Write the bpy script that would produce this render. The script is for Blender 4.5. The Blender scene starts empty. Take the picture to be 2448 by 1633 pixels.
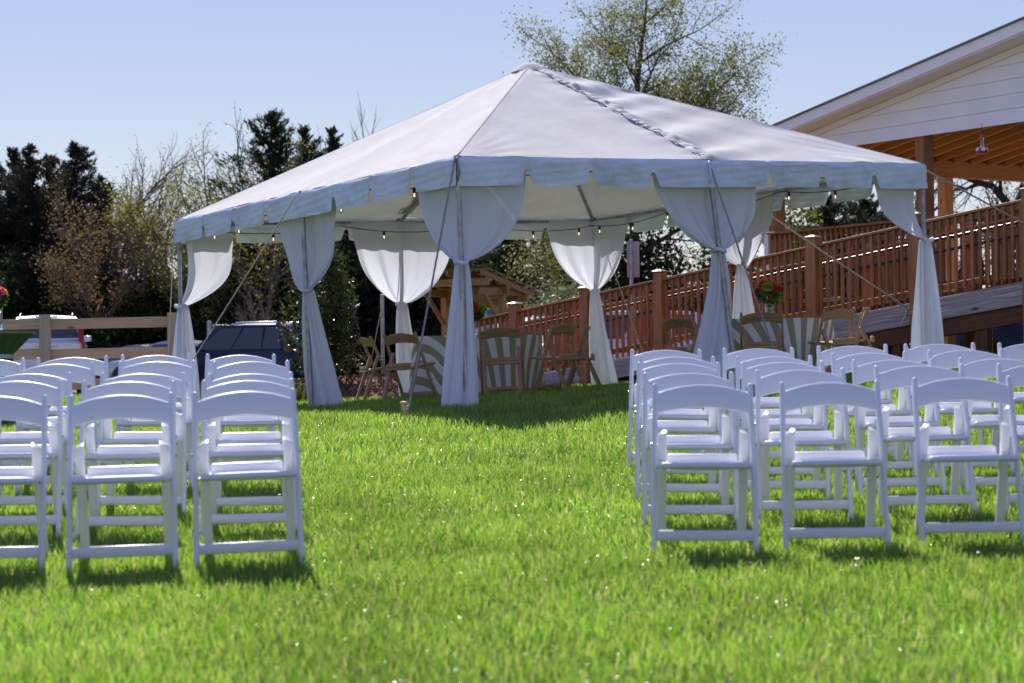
import bpy, math, random
import numpy as np
from mathutils import Vector, Matrix, Quaternion

# ------------------------------------------------------------------ camera, sky, sun, exposure
scn = bpy.context.scene
col = scn.collection
R = math.radians
FPX = 4923.7            # focal length in pixels of the 2448 px wide photograph
cam_d = bpy.data.cameras.new('camera')
cam = bpy.data.objects.new('camera', cam_d)
col.objects.link(cam)
cam_d.sensor_width = 36.0
cam_d.lens = FPX / 2448 * 36.0
cam_d.clip_end = 3000
cam_d.clip_start = 0.1
cam.matrix_world = Matrix.Rotation(math.pi / 2 + 0.013, 4, 'X') @ Matrix.Rotation(-0.013, 4, 'Z')
cam_d.dof.use_dof = True
cam_d.dof.focus_distance = 20.5
cam_d.dof.aperture_fstop = 3.4
cam_d.dof.aperture_blades = 9
scn.camera = cam

SUN_EL = R(43)
SUN_AZ = R(-12)          # towards +Y (behind the tent), turned a little to the left
world = bpy.data.worlds.new('World')
scn.world = world
world.use_nodes = True
wn = world.node_tree
for n in list(wn.nodes):
    wn.nodes.remove(n)
wo = wn.nodes.new('ShaderNodeOutputWorld')
wb = wn.nodes.new('ShaderNodeBackground')
ws = wn.nodes.new('ShaderNodeTexSky')
ws.sky_type = 'NISHITA'
ws.sun_disc = False
ws.sun_elevation = SUN_EL
ws.sun_rotation = SUN_AZ
ws.altitude = 0
ws.air_density = 1.0
ws.dust_density = 0.0
ws.ozone_density = 3.0
wb.inputs['Strength'].default_value = 0.10
wt = wn.nodes.new('ShaderNodeMix')      # white balance of the whole sky
wt.data_type = 'RGBA'
wt.blend_type = 'MULTIPLY'
wt.inputs['Factor'].default_value = 1.0
wt.inputs['B'].default_value = (0.62, 0.49, 0.27, 1)
wn.links.new(ws.outputs[0], wt.inputs['A'])
wa = wn.nodes.new('ShaderNodeMix')      # multiply scattered skylight, even over the whole dome (the sky model has single scattering only)
wa.data_type = 'RGBA'
wa.blend_type = 'ADD'
wa.inputs['Factor'].default_value = 1.0
wa.inputs['B'].default_value = (0.66, 0.77, 3.05, 1)
wn.links.new(wt.outputs['Result'], wa.inputs['A'])
wn.links.new(wa.outputs['Result'], wb.inputs[0])
wn.links.new(wb.outputs[0], wo.inputs[0])

sun_d = bpy.data.lights.new('sun', 'SUN')
sun_d.energy = 4.4
sun_d.angle = R(0.53)
sun_d.color = (1.0, 0.95, 0.91)
sun = bpy.data.objects.new('sun', sun_d)
col.objects.link(sun)
sun_vec = Vector((math.sin(SUN_AZ) * math.cos(SUN_EL), math.cos(SUN_AZ) * math.cos(SUN_EL), math.sin(SUN_EL)))
sun.rotation_euler = sun_vec.to_track_quat('Z', 'Y').to_euler()

vs = scn.view_settings
vs.view_transform = 'Standard'
vs.look = 'None'
vs.gamma = 1.0
vs.use_curve_mapping = False
vs.exposure = 0.64
scn.cycles.max_bounces = 8
scn.cycles.transparent_max_bounces = 8
scn.cycles.transmission_bounces = 6
scn.cycles.caustics_reflective = False
scn.cycles.caustics_refractive = False
scn.cycles.sample_clamp_indirect = 6.0
scn.cycles.use_denoising = True

# ------------------------------------------------------------------ helpers
PM = {}


def V(*a):
    return Vector(a[0] if len(a) == 1 else a)


def link(o, parent=None, basis=None):
    col.objects.link(o)
    b = basis if basis is not None else Matrix.Identity(4)
    if parent is not None:
        o.parent = parent
        o.matrix_basis = b
        PM[o] = PM[parent] @ b
    else:
        o.matrix_basis = b
        PM[o] = b.copy()
    return o


def tag(o, label, cat, group=None):
    o['label'] = label
    o['category'] = cat
    if group:
        o['group'] = group
    return o


def thing(name, label, cat, loc=(0, 0, 0), rotz=0.0, group=None, rot=None):
    o = bpy.data.objects.new(name, None)
    o.empty_display_size = 0.2
    m = Matrix.Translation(V(loc)) @ (rot if rot is not None else Matrix.Rotation(rotz, 4, 'Z'))
    link(o, None, m)
    return tag(o, label, cat, group)


def copy_tree(o, parent=None, basis=None):
    c = o.copy()
    link(c, parent, basis if basis is not None else o.matrix_basis.copy())
    for ch in list(o.children):
        copy_tree(ch, c)
    return c


class MB:
    def __init__(self):
        self.v, self.f, self.uv = [], [], None

    def quadstrip(self, rings, close=True, cap=True):
        base = len(self.v)
        n = len(rings[0])
        for r in rings:
            self.v.extend([tuple(p) for p in r])
        m = n if close else n - 1
        for i in range(len(rings) - 1):
            for j in range(m):
                a = base + i * n + j
                b = base + i * n + (j + 1) % n
                self.f.append((a, b, b + n, a + n))
        if cap and close:
            self.f.append(tuple(base + j for j in reversed(range(n))))
            e = base + (len(rings) - 1) * n
            self.f.append(tuple(e + j for j in range(n)))
        return self

    def box(self, c, s, m=None):
        c = V(c)
        hx, hy, hz = s[0] / 2, s[1] / 2, s[2] / 2
        pts = [V(x, y, z) for z in (-hz, hz) for (x, y) in ((-hx, -hy), (hx, -hy), (hx, hy), (-hx, hy))]
        if m is not None:
            pts = [m @ p for p in pts]
        pts = [p + c for p in pts]
        self.quadstrip([pts[:4], pts[4:]])
        return self

    def rbeam(self, p, q, w, h, side=(1, 0, 0), ch=0.006, taper=1.0, endch=None, n=3):
        """rounded bar from p to q: w across 'side', h the other way, every edge rounded"""
        p, q = V(p), V(q)
        d = (q - p).normalized()
        s = V(side)
        s = (s - d * s.dot(d)).normalized()
        t = d.cross(s)
        e = ch if endch is None else endch

        def ring(c, k, ins):
            out = []
            a, b = w / 2 * k - ins, h / 2 * k - ins
            r = max(min(ch, a, b) - ins * 0.5, 0.0005)
            for (sx, sy, a0) in ((1, 1, 0), (-1, 1, 90), (-1, -1, 180), (1, -1, 270)):
                for i in range(n):
                    an = R(a0 + 90 * i / (n - 1))
                    out.append(c + s * (sx * (a - r) + r * math.cos(an)) + t * (sy * (b - r) + r * math.sin(an)))
            return out
        rings = [ring(p, 1, e * 0.7), ring(p + d * e * 0.3, 1, e * 0.2), ring(p + d * e, 1, 0),
                 ring(q - d * e, taper, 0), ring(q - d * e * 0.3, taper, e * 0.2), ring(q, taper, e * 0.7)]
        self.quadstrip(rings)
        return self

    def tube(self, pts, r, n=8, cap=True):
        pts = [V(p) for p in pts]
        rs = r if isinstance(r, (list, tuple)) else [r] * len(pts)
        rings = []
        prev = None
        for i, p in enumerate(pts):
            d = (pts[min(i + 1, len(pts) - 1)] - pts[max(i - 1, 0)])
            if d.length < 1e-9:
                d = V(0, 0, 1)
            d.normalize()
            if prev is None:
                a = V(1, 0, 0) if abs(d.x) < 0.8 else V(0, 1, 0)
                s = d.cross(a).normalized()
            else:
                s = (prev - d * prev.dot(d))
                s = s.normalized() if s.length > 1e-6 else d.orthogonal().normalized()
            prev = s
            t = d.cross(s)
            rings.append([p + (s * math.cos(2 * math.pi * j / n) + t * math.sin(2 * math.pi * j / n)) * rs[i] for j in range(n)])
        self.quadstrip(rings, True, cap)
        return self

    def lathe(self, prof, c=(0, 0, 0), n=16, m=None):
        c = V(c)
        rings = []
        for (r, z) in prof:
            ring = [V(r * math.cos(2 * math.pi * j / n), r * math.sin(2 * math.pi * j / n), z) for j in range(n)]
            if m is not None:
                ring = [m @ p for p in ring]
            rings.append([p + c for p in ring])
        self.quadstrip(rings)
        return self

    def grid(self, fn, nu, nv, uvfn=None):
        base = len(self.v)
        for i in range(nu + 1):
            for j in range(nv + 1):
                self.v.append(tuple(fn(i / nu, j / nv)))
                if uvfn:
                    if self.uv is None:
                        self.uv = []
                    self.uv.append(uvfn(i / nu, j / nv))
        w = nv + 1
        for i in range(nu):
            for j in range(nv):
                a = base + i * w + j
                self.f.append((a, a + w, a + w + 1, a + 1))
        return self

    def prism(self, poly, y0, y1, axis='y', m=None):
        """poly = list of 2-D points, extruded"""
        def P(a, b, t):
            p = V(a, t, b) if axis == 'y' else (V(t, a, b) if axis == 'x' else V(a, b, t))
            return m @ p if m is not None else p
        r0 = [P(a, b, y0) for a, b in poly]
        r1 = [P(a, b, y1) for a, b in poly]
        self.quadstrip([r0, r1])
        return self

    def mesh(self, name):
        me = bpy.data.meshes.new(name)
        me.from_pydata([tuple(p) for p in self.v], [], self.f)
        if self.uv is not None:
            l = me.uv_layers.new(name='UVMap')
            idx = np.zeros(len(me.loops), dtype=np.int32)
            me.loops.foreach_get('vertex_index', idx)
            l.data.foreach_set('uv', np.array(self.uv, dtype=np.float32)[idx].ravel())
        me.update()
        return me

    def build(self, name, mat, parent=None, world=False, smooth=None, fix=True):
        if world and parent is not None:
            inv = PM[parent].inverted()
            self.v = [tuple(inv @ V(p)) for p in self.v]
        me = self.mesh(name)
        if fix:
            import bmesh
            bm = bmesh.new()
            bm.from_mesh(me)
            bmesh.ops.recalc_face_normals(bm, faces=bm.faces)
            bm.to_mesh(me)
            bm.free()
        if smooth is not None:
            me.polygons.foreach_set('use_smooth', [True] * len(me.polygons))
            if smooth < 180:
                me.set_sharp_from_angle(angle=R(smooth))
        me.materials.append(mat)
        o = bpy.data.objects.new(name, me)
        return link(o, parent)


_plank_cache = {}


def plank(name, p, q, w, h, mat, parent=None, up=(0, 0, 1), ch=0.004):
    """board from p to q in world space: local X along its length (grain), h along 'up', w across. Shares mesh data."""
    p, q = V(p), V(q)
    d = q - p
    L = d.length
    d.normalize()
    u = V(up)
    u = (u - d * u.dot(d)).normalized()
    s = u.cross(d)
    key = (round(L, 3), round(w, 4), round(h, 4), ch, mat.name)
    me = _plank_cache.get(key)
    if me is None:
        b = MB()
        a, c = w / 2, h / 2
        k = ch

        def ring(x, i):
            pts = [(-a + i, -c + k), (-a + k, -c + i), (a - k, -c + i), (a - i, -c + k), (a - i, c - k), (a - k, c - i), (-a + k, c - i), (-a + i, c - k)]
            return [V(x, y, z) for y, z in pts]
        b.quadstrip([ring(0, k * 0.8), ring(k * 0.8, 0), ring(L - k * 0.8, 0), ring(L, k * 0.8)])
        me = b.mesh(name)
        me.materials.append(mat)
        _plank_cache[key] = me
    m = Matrix((( d.x, s.x, u.x, p.x), (d.y, s.y, u.y, p.y), (d.z, s.z, u.z, p.z), (0, 0, 0, 1)))
    o = bpy.data.objects.new(name, me)
    if parent is not None:
        return link(o, parent, PM[parent].inverted() @ m)
    return link(o, None, m)


def np_mesh(name, verts, faces_n, counts, mat, parent=None, kind=None):
    """fast mesh: verts (N,3); faces_n flat loop indices; counts = verts per face array"""
    me = bpy.data.meshes.new(name)
    me.vertices.add(len(verts))
    me.vertices.foreach_set('co', np.asarray(verts, dtype=np.float32).ravel())
    me.loops.add(len(faces_n))
    me.loops.foreach_set('vertex_index', np.asarray(faces_n, dtype=np.int32))
    me.polygons.add(len(counts))
    st = np.concatenate([[0], np.cumsum(counts)[:-1]]).astype(np.int32)
    me.polygons.foreach_set('loop_start', st)
    me.polygons.foreach_set('loop_total', np.asarray(counts, dtype=np.int32))
    me.update(calc_edges=True)
    me.materials.append(mat)
    o = bpy.data.objects.new(name, me)
    link(o, parent)
    if kind:
        o['kind'] = kind
    return o


# ------------------------------------------------------------------ materials
def mk(name):
    m = bpy.data.materials.new(name)
    m.use_nodes = True
    nt = m.node_tree
    for n in list(nt.nodes):
        nt.nodes.remove(n)
    out = nt.nodes.new('ShaderNodeOutputMaterial')
    return m, nt, out


def N(nt, t, **kw):
    n = nt.nodes.new(t)
    for k, v in kw.items():
        setattr(n, k, v)
    return n


def ramp(nt, fac, stops):
    r = nt.nodes.new('ShaderNodeValToRGB')
    el = r.color_ramp.elements
    while len(el) < len(stops):
        el.new(0.5)
    for e, (p, c) in zip(el, stops):
        e.position = p
        e.color = (c[0], c[1], c[2], 1)
    nt.links.new(fac, r.inputs[0])
    return r.outputs[0]


def mat_plain(name, c, rough=0.5, var=0.12, scale=8.0, metal=0.0, bump=0.0, bscale=40.0, spec=0.5, coat=0.0):
    m, nt, out = mk(name)
    b = N(nt, 'ShaderNodeBsdfPrincipled')
    tc = N(nt, 'ShaderNodeTexCoord')
    no = N(nt, 'ShaderNodeTexNoise')
    no.inputs['Scale'].default_value = scale
    no.inputs['Detail'].default_value = 5
    nt.links.new(tc.outputs['Object'], no.inputs['Vector'])
    lo = [x * (1 - var) for x in c]
    hi = [min(1, x * (1 + var)) for x in c]
    nt.links.new(ramp(nt, no.outputs[0], [(0.3, lo), (0.7, hi)]), b.inputs['Base Color'])
    b.inputs['Roughness'].default_value = rough
    b.inputs['Metallic'].default_value = metal
    b.inputs['Specular IOR Level'].default_value = spec
    if coat:
        b.inputs['Coat Weight'].default_value = coat
        b.inputs['Coat Roughness'].default_value = 0.05
    if bump:
        bn = N(nt, 'ShaderNodeTexNoise')
        bn.inputs['Scale'].default_value = bscale
        bn.inputs['Detail'].default_value = 6
        nt.links.new(tc.outputs['Object'], bn.inputs['Vector'])
        bp = N(nt, 'ShaderNodeBump')
        bp.inputs['Strength'].default_value = bump
        bp.inputs['Distance'].default_value = 0.02
        nt.links.new(bn.outputs[0], bp.inputs['Height'])
        nt.links.new(bp.outputs[0], b.inputs['Normal'])
    nt.links.new(b.outputs[0], out.inputs[0])
    return m


def mat_wood(name, c1, c2, rough=0.6, grain=14.0, var=0.25, knots=True, silver=0.0):
    """boards carry their length on local X"""
    m, nt, out = mk(name)
    b = N(nt, 'ShaderNodeBsdfPrincipled')
    tc = N(nt, 'ShaderNodeTexCoord')
    oi = N(nt, 'ShaderNodeObjectInfo')
    add = N(nt, 'ShaderNodeVectorMath', operation='ADD')
    mul = N(nt, 'ShaderNodeVectorMath', operation='SCALE')
    cmb = N(nt, 'ShaderNodeCombineXYZ')
    for i in range(3):
        nt.links.new(oi.outputs['Random'], cmb.inputs[i])
    nt.links.new(cmb.outputs[0], mul.inputs[0])
    mul.inputs['Scale'].default_value = 40.0
    nt.links.new(tc.outputs['Object'], add.inputs[0])
    nt.links.new(mul.outputs[0], add.inputs[1])
    mp = N(nt, 'ShaderNodeMapping')
    mp.inputs['Scale'].default_value = (0.9, grain, grain)
    nt.links.new(add.outputs[0], mp.inputs['Vector'])
    no = N(nt, 'ShaderNodeTexNoise')
    no.inputs['Scale'].default_value = 2.2
    no.inputs['Detail'].default_value = 8
    no.inputs['Distortion'].default_value = 0.7
    nt.links.new(mp.outputs[0], no.inputs['Vector'])
    cr = ramp(nt, no.outputs[0], [(0.28, c1), (0.5, [(a + d) / 2 for a, d in zip(c1, c2)]), (0.68, c2)])
    hs = N(nt, 'ShaderNodeHueSaturation')
    mr = N(nt, 'ShaderNodeMapRange')
    mr.inputs['To Min'].default_value = 1 - var
    mr.inputs['To Max'].default_value = 1 + var
    nt.links.new(oi.outputs['Random'], mr.inputs['Value'])
    nt.links.new(mr.outputs[0], hs.inputs['Value'])
    nt.links.new(cr, hs.inputs['Color'])
    colr = hs.outputs[0]
    if knots:
        vo = N(nt, 'ShaderNodeTexVoronoi')
        mp2 = N(nt, 'ShaderNodeMapping')
        mp2.inputs['Scale'].default_value = (1.1, 3.2, 3.2)
        nt.links.new(add.outputs[0], mp2.inputs['Vector'])
        nt.links.new(mp2.outputs[0], vo.inputs['Vector'])
        vo.inputs['Scale'].default_value = 1.0
        kr = ramp(nt, vo.outputs['Distance'], [(0.03, (1, 1, 1)), (0.09, (0, 0, 0))])
        mx = N(nt, 'ShaderNodeMix', data_type='RGBA')
        nt.links.new(kr, mx.inputs['Factor'])
        nt.links.new(colr, mx.inputs['A'])
        mx.inputs['B'].default_value = (c1[0] * 0.35, c1[1] * 0.3, c1[2] * 0.3, 1)
        colr = mx.outputs['Result']
    nt.links.new(colr, b.inputs['Base Color'])
    b.inputs['Roughness'].default_value = rough
    bp = N(nt, 'ShaderNodeBump')
    bp.inputs['Strength'].default_value = 0.35
    bp.inputs['Distance'].default_value = 0.004
    nt.links.new(no.outputs[0], bp.inputs['Height'])
    nt.links.new(bp.outputs[0], b.inputs['Normal'])
    nt.links.new(b.outputs[0], out.inputs[0])
    return m


def mat_cloth(name, c, trans=0.4, rough=0.8, stripes=None, dirt=0.0, bump=0.0, tcol=None, gloss=0.0):
    m, nt, out = mk(name)
    d = N(nt, 'ShaderNodeBsdfPrincipled')
    d.inputs['Roughness'].default_value = rough
    d.inputs['Specular IOR Level'].default_value = 0.25 + gloss
    t = N(nt, 'ShaderNodeBsdfTranslucent')
    mix = N(nt, 'ShaderNodeMixShader')
    mix.inputs[0].default_value = trans
    tc = N(nt, 'ShaderNodeTexCoord')
    src = None
    if stripes:
        c2, period = stripes
        uv = N(nt, 'ShaderNodeUVMap')
        sp = N(nt, 'ShaderNodeSeparateXYZ')
        nt.links.new(uv.outputs[0], sp.inputs[0])
        dv = N(nt, 'ShaderNodeMath', operation='DIVIDE')
        nt.links.new(sp.outputs[0], dv.inputs[0])
        dv.inputs[1].default_value = period
        fr = N(nt, 'ShaderNodeMath', operation='FRACT')
        nt.links.new(dv.outputs[0], fr.inputs[0])
        gt = N(nt, 'ShaderNodeMath', operation='GREATER_THAN')
        nt.links.new(fr.outputs[0], gt.inputs[0])
        gt.inputs[1].default_value = 0.5
        mx = N(nt, 'ShaderNodeMix', data_type='RGBA')
        nt.links.new(gt.outputs[0], mx.inputs['Factor'])
        mx.inputs['A'].default_value = (*c, 1)
        mx.inputs['B'].default_value = (*c2, 1)
        src = mx.outputs['Result']
    if dirt:
        no = N(nt, 'ShaderNodeTexNoise')
        no.inputs['Scale'].default_value = 1.6
        no.inputs['Detail'].default_value = 9
        no.inputs['Roughness'].default_value = 0.68
        no.inputs['Distortion'].default_value = 0.8
        mp = N(nt, 'ShaderNodeMapping')
        mp.inputs['Scale'].default_value = (1, 1, 2.5)
        nt.links.new(tc.outputs['Object'], mp.inputs[0])
        nt.links.new(mp.outputs[0], no.inputs['Vector'])
        src = ramp(nt, no.outputs[0], [(0.42, c), (0.72, [x * (1 - dirt) * k for x, k in zip(c, (1.0, 0.98, 0.9))])])
    if src is None:
        d.inputs['Base Color'].default_value = (*c, 1)
        t.inputs['Color'].default_value = (*(tcol or c), 1)
    else:
        nt.links.new(src, d.inputs['Base Color'])
        nt.links.new(src, t.inputs['Color'])
    if bump:
        bn = N(nt, 'ShaderNodeTexNoise')
        bn.inputs['Scale'].default_value = 7.0
        bn.inputs['Detail'].default_value = 4
        bn.inputs['Distortion'].default_value = 1.2
        mp = N(nt, 'ShaderNodeMapping')
        mp.inputs['Rotation'].default_value = (0.3, 0.5, 0.8)
        mp.inputs['Scale'].default_value = (1, 0.35, 1)
        nt.links.new(tc.outputs['Object'], mp.inputs[0])
        nt.links.new(mp.outputs[0], bn.inputs['Vector'])
        bp = N(nt, 'ShaderNodeBump')
        bp.inputs['Strength'].default_value = bump
        bp.inputs['Distance'].default_value = 0.03
        nt.links.new(bn.outputs[0], bp.inputs['Height'])
        nt.links.new(bp.outputs[0], d.inputs['Normal'])
        nt.links.new(bp.outputs[0], t.inputs['Normal'])
    nt.links.new(d.outputs[0], mix.inputs[1])
    nt.links.new(t.outputs[0], mix.inputs[2])
    nt.links.new(mix.outputs[0], out.inputs[0])
    return m


def mat_leaf(name, cols, trans=0.4, rough=0.5, tmul=1.6, spec=0.4, patch=0.0):
    """cols: ramp over a random value per leaf"""
    m, nt, out = mk(name)
    g = N(nt, 'ShaderNodeNewGeometry')
    stops = [(i / (len(cols) - 1), c) for i, c in enumerate(cols)]
    c = ramp(nt, g.outputs['Random Per Island'], stops)
    if patch:
        tc = N(nt, 'ShaderNodeTexCoord')
        no = N(nt, 'ShaderNodeTexNoise')
        no.inputs['Scale'].default_value = 0.9
        no.inputs['Detail'].default_value = 3
        nt.links.new(tc.outputs['Object'], no.inputs['Vector'])
        mr = N(nt, 'ShaderNodeMapRange')
        mr.inputs['From Min'].default_value = 0.3
        mr.inputs['From Max'].default_value = 0.7
        mr.inputs['To Min'].default_value = 1 - patch
        mr.inputs['To Max'].default_value = 1 + patch
        nt.links.new(no.outputs[0], mr.inputs[0])
        hs0 = N(nt, 'ShaderNodeHueSaturation')
        nt.links.new(mr.outputs[0], hs0.inputs['Value'])
        nt.links.new(c, hs0.inputs['Color'])
        c = hs0.outputs[0]
    d = N(nt, 'ShaderNodeBsdfPrincipled')
    d.inputs['Roughness'].default_value = rough
    d.inputs['Specular IOR Level'].default_value = spec
    nt.links.new(c, d.inputs['Base Color'])
    t = N(nt, 'ShaderNodeBsdfTranslucent')
    hs = N(nt, 'ShaderNodeHueSaturation')
    hs.inputs['Value'].default_value = tmul
    hs.inputs['Saturation'].default_value = 1.08
    nt.links.new(c, hs.inputs['Color'])
    nt.links.new(hs.outputs[0], t.inputs['Color'])
    mix = N(nt, 'ShaderNodeMixShader')
    mix.inputs[0].default_value = trans
    nt.links.new(d.outputs[0], mix.inputs[1])
    nt.links.new(t.outputs[0], mix.inputs[2])
    nt.links.new(mix.outputs[0], out.inputs[0])
    return m


def mat_ground(name, a, b, c, s1=0.6, s2=18.0, rough=0.95, bump=0.5):
    m, nt, out = mk(name)
    d = N(nt, 'ShaderNodeBsdfPrincipled')
    d.inputs['Roughness'].default_value = rough
    d.inputs['Specular IOR Level'].default_value = 0.2
    tc = N(nt, 'ShaderNodeTexCoord')
    n1 = N(nt, 'ShaderNodeTexNoise')
    n1.inputs['Scale'].default_value = s1
    n1.inputs['Detail'].default_value = 6
    n2 = N(nt, 'ShaderNodeTexNoise')
    n2.inputs['Scale'].default_value = s2
    n2.inputs['Detail'].default_value = 6
    nt.links.new(tc.outputs['Object'], n1.inputs['Vector'])
    nt.links.new(tc.outputs['Object'], n2.inputs['Vector'])
    ad = N(nt, 'ShaderNodeMath', operation='ADD')
    ml = N(nt, 'ShaderNodeMath', operation='MULTIPLY')
    ml.inputs[1].default_value = 0.5
    nt.links.new(n1.outputs[0], ad.inputs[0])
    nt.links.new(n2.outputs[0], ad.inputs[1])
    nt.links.new(ad.outputs[0], ml.inputs[0])
    nt.links.new(ramp(nt, ml.outputs[0], [(0.35, a), (0.5, b), (0.66, c)]), d.inputs['Base Color'])
    bp = N(nt, 'ShaderNodeBump')
    bp.inputs['Strength'].default_value = bump
    bp.inputs['Distance'].default_value = 0.05
    nt.links.new(n2.outputs[0], bp.inputs['Height'])
    nt.links.new(bp.outputs[0], d.inputs['Normal'])
    nt.links.new(d.outputs[0], out.inputs[0])
    return m


def mat_glass_dark(name, c=(0.01, 0.013, 0.017), rough=0.04):
    m, nt, out = mk(name)
    b = N(nt, 'ShaderNodeBsdfPrincipled')
    b.inputs['Base Color'].default_value = (*c, 1)
    b.inputs['Roughness'].default_value = rough
    b.inputs['Specular IOR Level'].default_value = 0.4
    nt.links.new(b.outputs[0], out.inputs[0])
    return m


def mat_clear(name, tint=(0.85, 0.92, 0.92)):
    m, nt, out = mk(name)
    g = N(nt, 'ShaderNodeBsdfGlass')
    g.inputs['Color'].default_value = (*tint, 1)
    g.inputs['Roughness'].default_value = 0.02
    nt.links.new(g.outputs[0], out.inputs[0])
    return m


def mat_emit(name, c, s):
    m, nt, out = mk(name)
    e = N(nt, 'ShaderNodeEmission')
    e.inputs[0].default_value = (*c, 1)
    e.inputs[1].default_value = s
    nt.links.new(e.outputs[0], out.inputs[0])
    return m


M = {}
M['resin'] = mat_plain('white_resin', (0.79, 0.815, 0.85), 0.3, 0.045, 3.0, spec=0.55)
def add_translucent(m, k, c):
    nt = m.node_tree
    out = [n for n in nt.nodes if n.type == 'OUTPUT_MATERIAL'][0]
    b_ = [n for n in nt.nodes if n.type == 'BSDF_PRINCIPLED'][0]
    t = N(nt, 'ShaderNodeBsdfTranslucent')
    t.inputs['Color'].default_value = (*c, 1)
    mx = N(nt, 'ShaderNodeMixShader')
    mx.inputs[0].default_value = k
    nt.links.new(b_.outputs[0], mx.inputs[1])
    nt.links.new(t.outputs[0], mx.inputs[2])
    nt.links.new(mx.outputs[0], out.inputs[0])


add_translucent(M['resin'], 0.10, (0.85, 0.85, 0.85))
M['vinyl'] = mat_plain('white_vinyl', (0.82, 0.82, 0.83), 0.38, 0.03, 5.0, bump=0.05, bscale=30)
M['steel'] = mat_plain('bright_steel', (0.6, 0.6, 0.6), 0.25, 0.1, 20, metal=1.0)
M['galv'] = mat_plain('galvanised_pipe', (0.36, 0.37, 0.38), 0.45, 0.3, 14, metal=0.7)
M['tent'] = mat_cloth('tent_vinyl', (0.68, 0.665, 0.635), 0.095, 0.9, dirt=0.10, bump=0.12, gloss=-0.22)
M['valance'] = mat_cloth('valance_vinyl', (0.78, 0.88, 0.96), 0.06, 0.5, dirt=0.3, bump=0.3, gloss=0.15)
M['seam'] = mat_plain('grey_lacing', (0.24, 0.22, 0.22), 0.8)
M['drape'] = mat_cloth('white_drape', (0.87, 0.89, 0.95), 0.36, 0.85, bump=0.14)
M['rope'] = mat_plain('rope', (0.60, 0.50, 0.38), 0.9, 0.3, 60, bump=0.5, bscale=120)
M['greyrope'] = mat_plain('grey_rope', (0.30, 0.29, 0.27), 0.9, 0.3, 60, bump=0.5, bscale=120)
M['cedar'] = mat_wood('stained_cedar', (0.23, 0.086, 0.029), (0.44, 0.19, 0.067), 0.55, 14, 0.22)
M['orange'] = mat_wood('new_fir', (0.56, 0.21, 0.07), (0.74, 0.34, 0.12), 0.55, 12, 0.12)
M['grey_wood'] = mat_wood('weathered_grey_beam', (0.20, 0.175, 0.17), (0.60, 0.56, 0.56), 0.85, 26, 0.1)
M['brown_beam'] = mat_wood('dark_brown_beam', (0.075, 0.03, 0.015), (0.15, 0.06, 0.028), 0.7, 14, 0.1)
M['deckwood'] = mat_wood('pale_deck_board', (0.34, 0.22, 0.13), (0.50, 0.35, 0.22), 0.7, 14, 0.12)
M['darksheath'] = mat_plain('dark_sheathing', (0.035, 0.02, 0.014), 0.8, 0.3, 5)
M['fir'] = mat_wood('kiosk_fir', (0.30, 0.13, 0.045), (0.47, 0.23, 0.085), 0.6, 12, 0.15)
M['pine'] = mat_wood('treated_pine', (0.55, 0.37, 0.21), (0.74, 0.54, 0.34), 0.7, 16, 0.08)
M['pine_green'] = mat_wood('green_treated_pine', (0.38, 0.32, 0.22), (0.52, 0.44, 0.32), 0.7, 16, 0.08)
M['oak'] = mat_wood('honey_chair_wood', (0.32, 0.19, 0.095), (0.47, 0.30, 0.165), 0.4, 14, 0.08, knots=False)
M['paint'] = mat_plain('white_paint', (0.90, 0.89, 0.94), 0.6, 0.03, 2.0)
M['frieze'] = mat_plain('warm_white_trim', (0.84, 0.79, 0.78), 0.6, 0.03, 2.0)
M['metal_roof'] = mat_plain('grey_metal_roof', (0.16, 0.16, 0.17), 0.4, 0.1, 4, metal=0.4)
M['zinc'] = mat_plain('corrugated_zinc', (0.55, 0.57, 0.60), 0.35, 0.15, 5, metal=0.85)
M['black_metal'] = mat_plain('black_metal', (0.02, 0.02, 0.022), 0.35, 0.1, 20)
M['bark'] = mat_plain('bark', (0.085, 0.065, 0.05), 0.95, 0.4, 9, bump=0.8, bscale=25)
M['darkbark'] = mat_plain('dark_bark', (0.05, 0.036, 0.028), 0.95, 0.4, 9, bump=0.8, bscale=25)
M['twig'] = mat_plain('grey_twig', (0.16, 0.13, 0.11), 0.9, 0.3, 9)

# ------------------------------------------------------------------ the ground
def sstep(a, b, x):
    t = np.clip((x - a) / (b - a), 0, 1)
    return t * t * (3 - 2 * t)


_gy = np.array([-60, 0, 6, 9.7, 13.85, 16.5, 19.3, 23, 28, 35, 45, 60, 400, 3000.])
_gz = np.array([-1.6, -1.40, -1.05, -0.865, -0.672, -0.53, -0.365, -0.335, -0.36, -0.38, -0.42, -0.45, -0.5, -0.5])


def ground(x, y):
    x = np.asarray(x, dtype=float)
    y = np.asarray(y, dtype=float)
    z = np.interp(y, _gy, _gz)
    w = sstep(13.0, 20.0, y) * (1 - 0.75 * sstep(33, 48, y))
    xs = np.clip(x + 0.4, -7, 7)
    z = z + 0.0455 * xs * w
    z = z + 0.30 * sstep(25.6, 30.5, y) * (1 - sstep(37, 44, y)) * sstep(-5.2, -4.2, x) * (1 - sstep(-1.7, -0.7, x))
    z = z + 0.012 * np.sin(x * 1.7 + y * 0.9) * np.cos(y * 1.3 - x * 0.6) * (1 - sstep(30, 50, y))
    return z


def gz(x, y):
    return float(ground(x, y))


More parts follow.
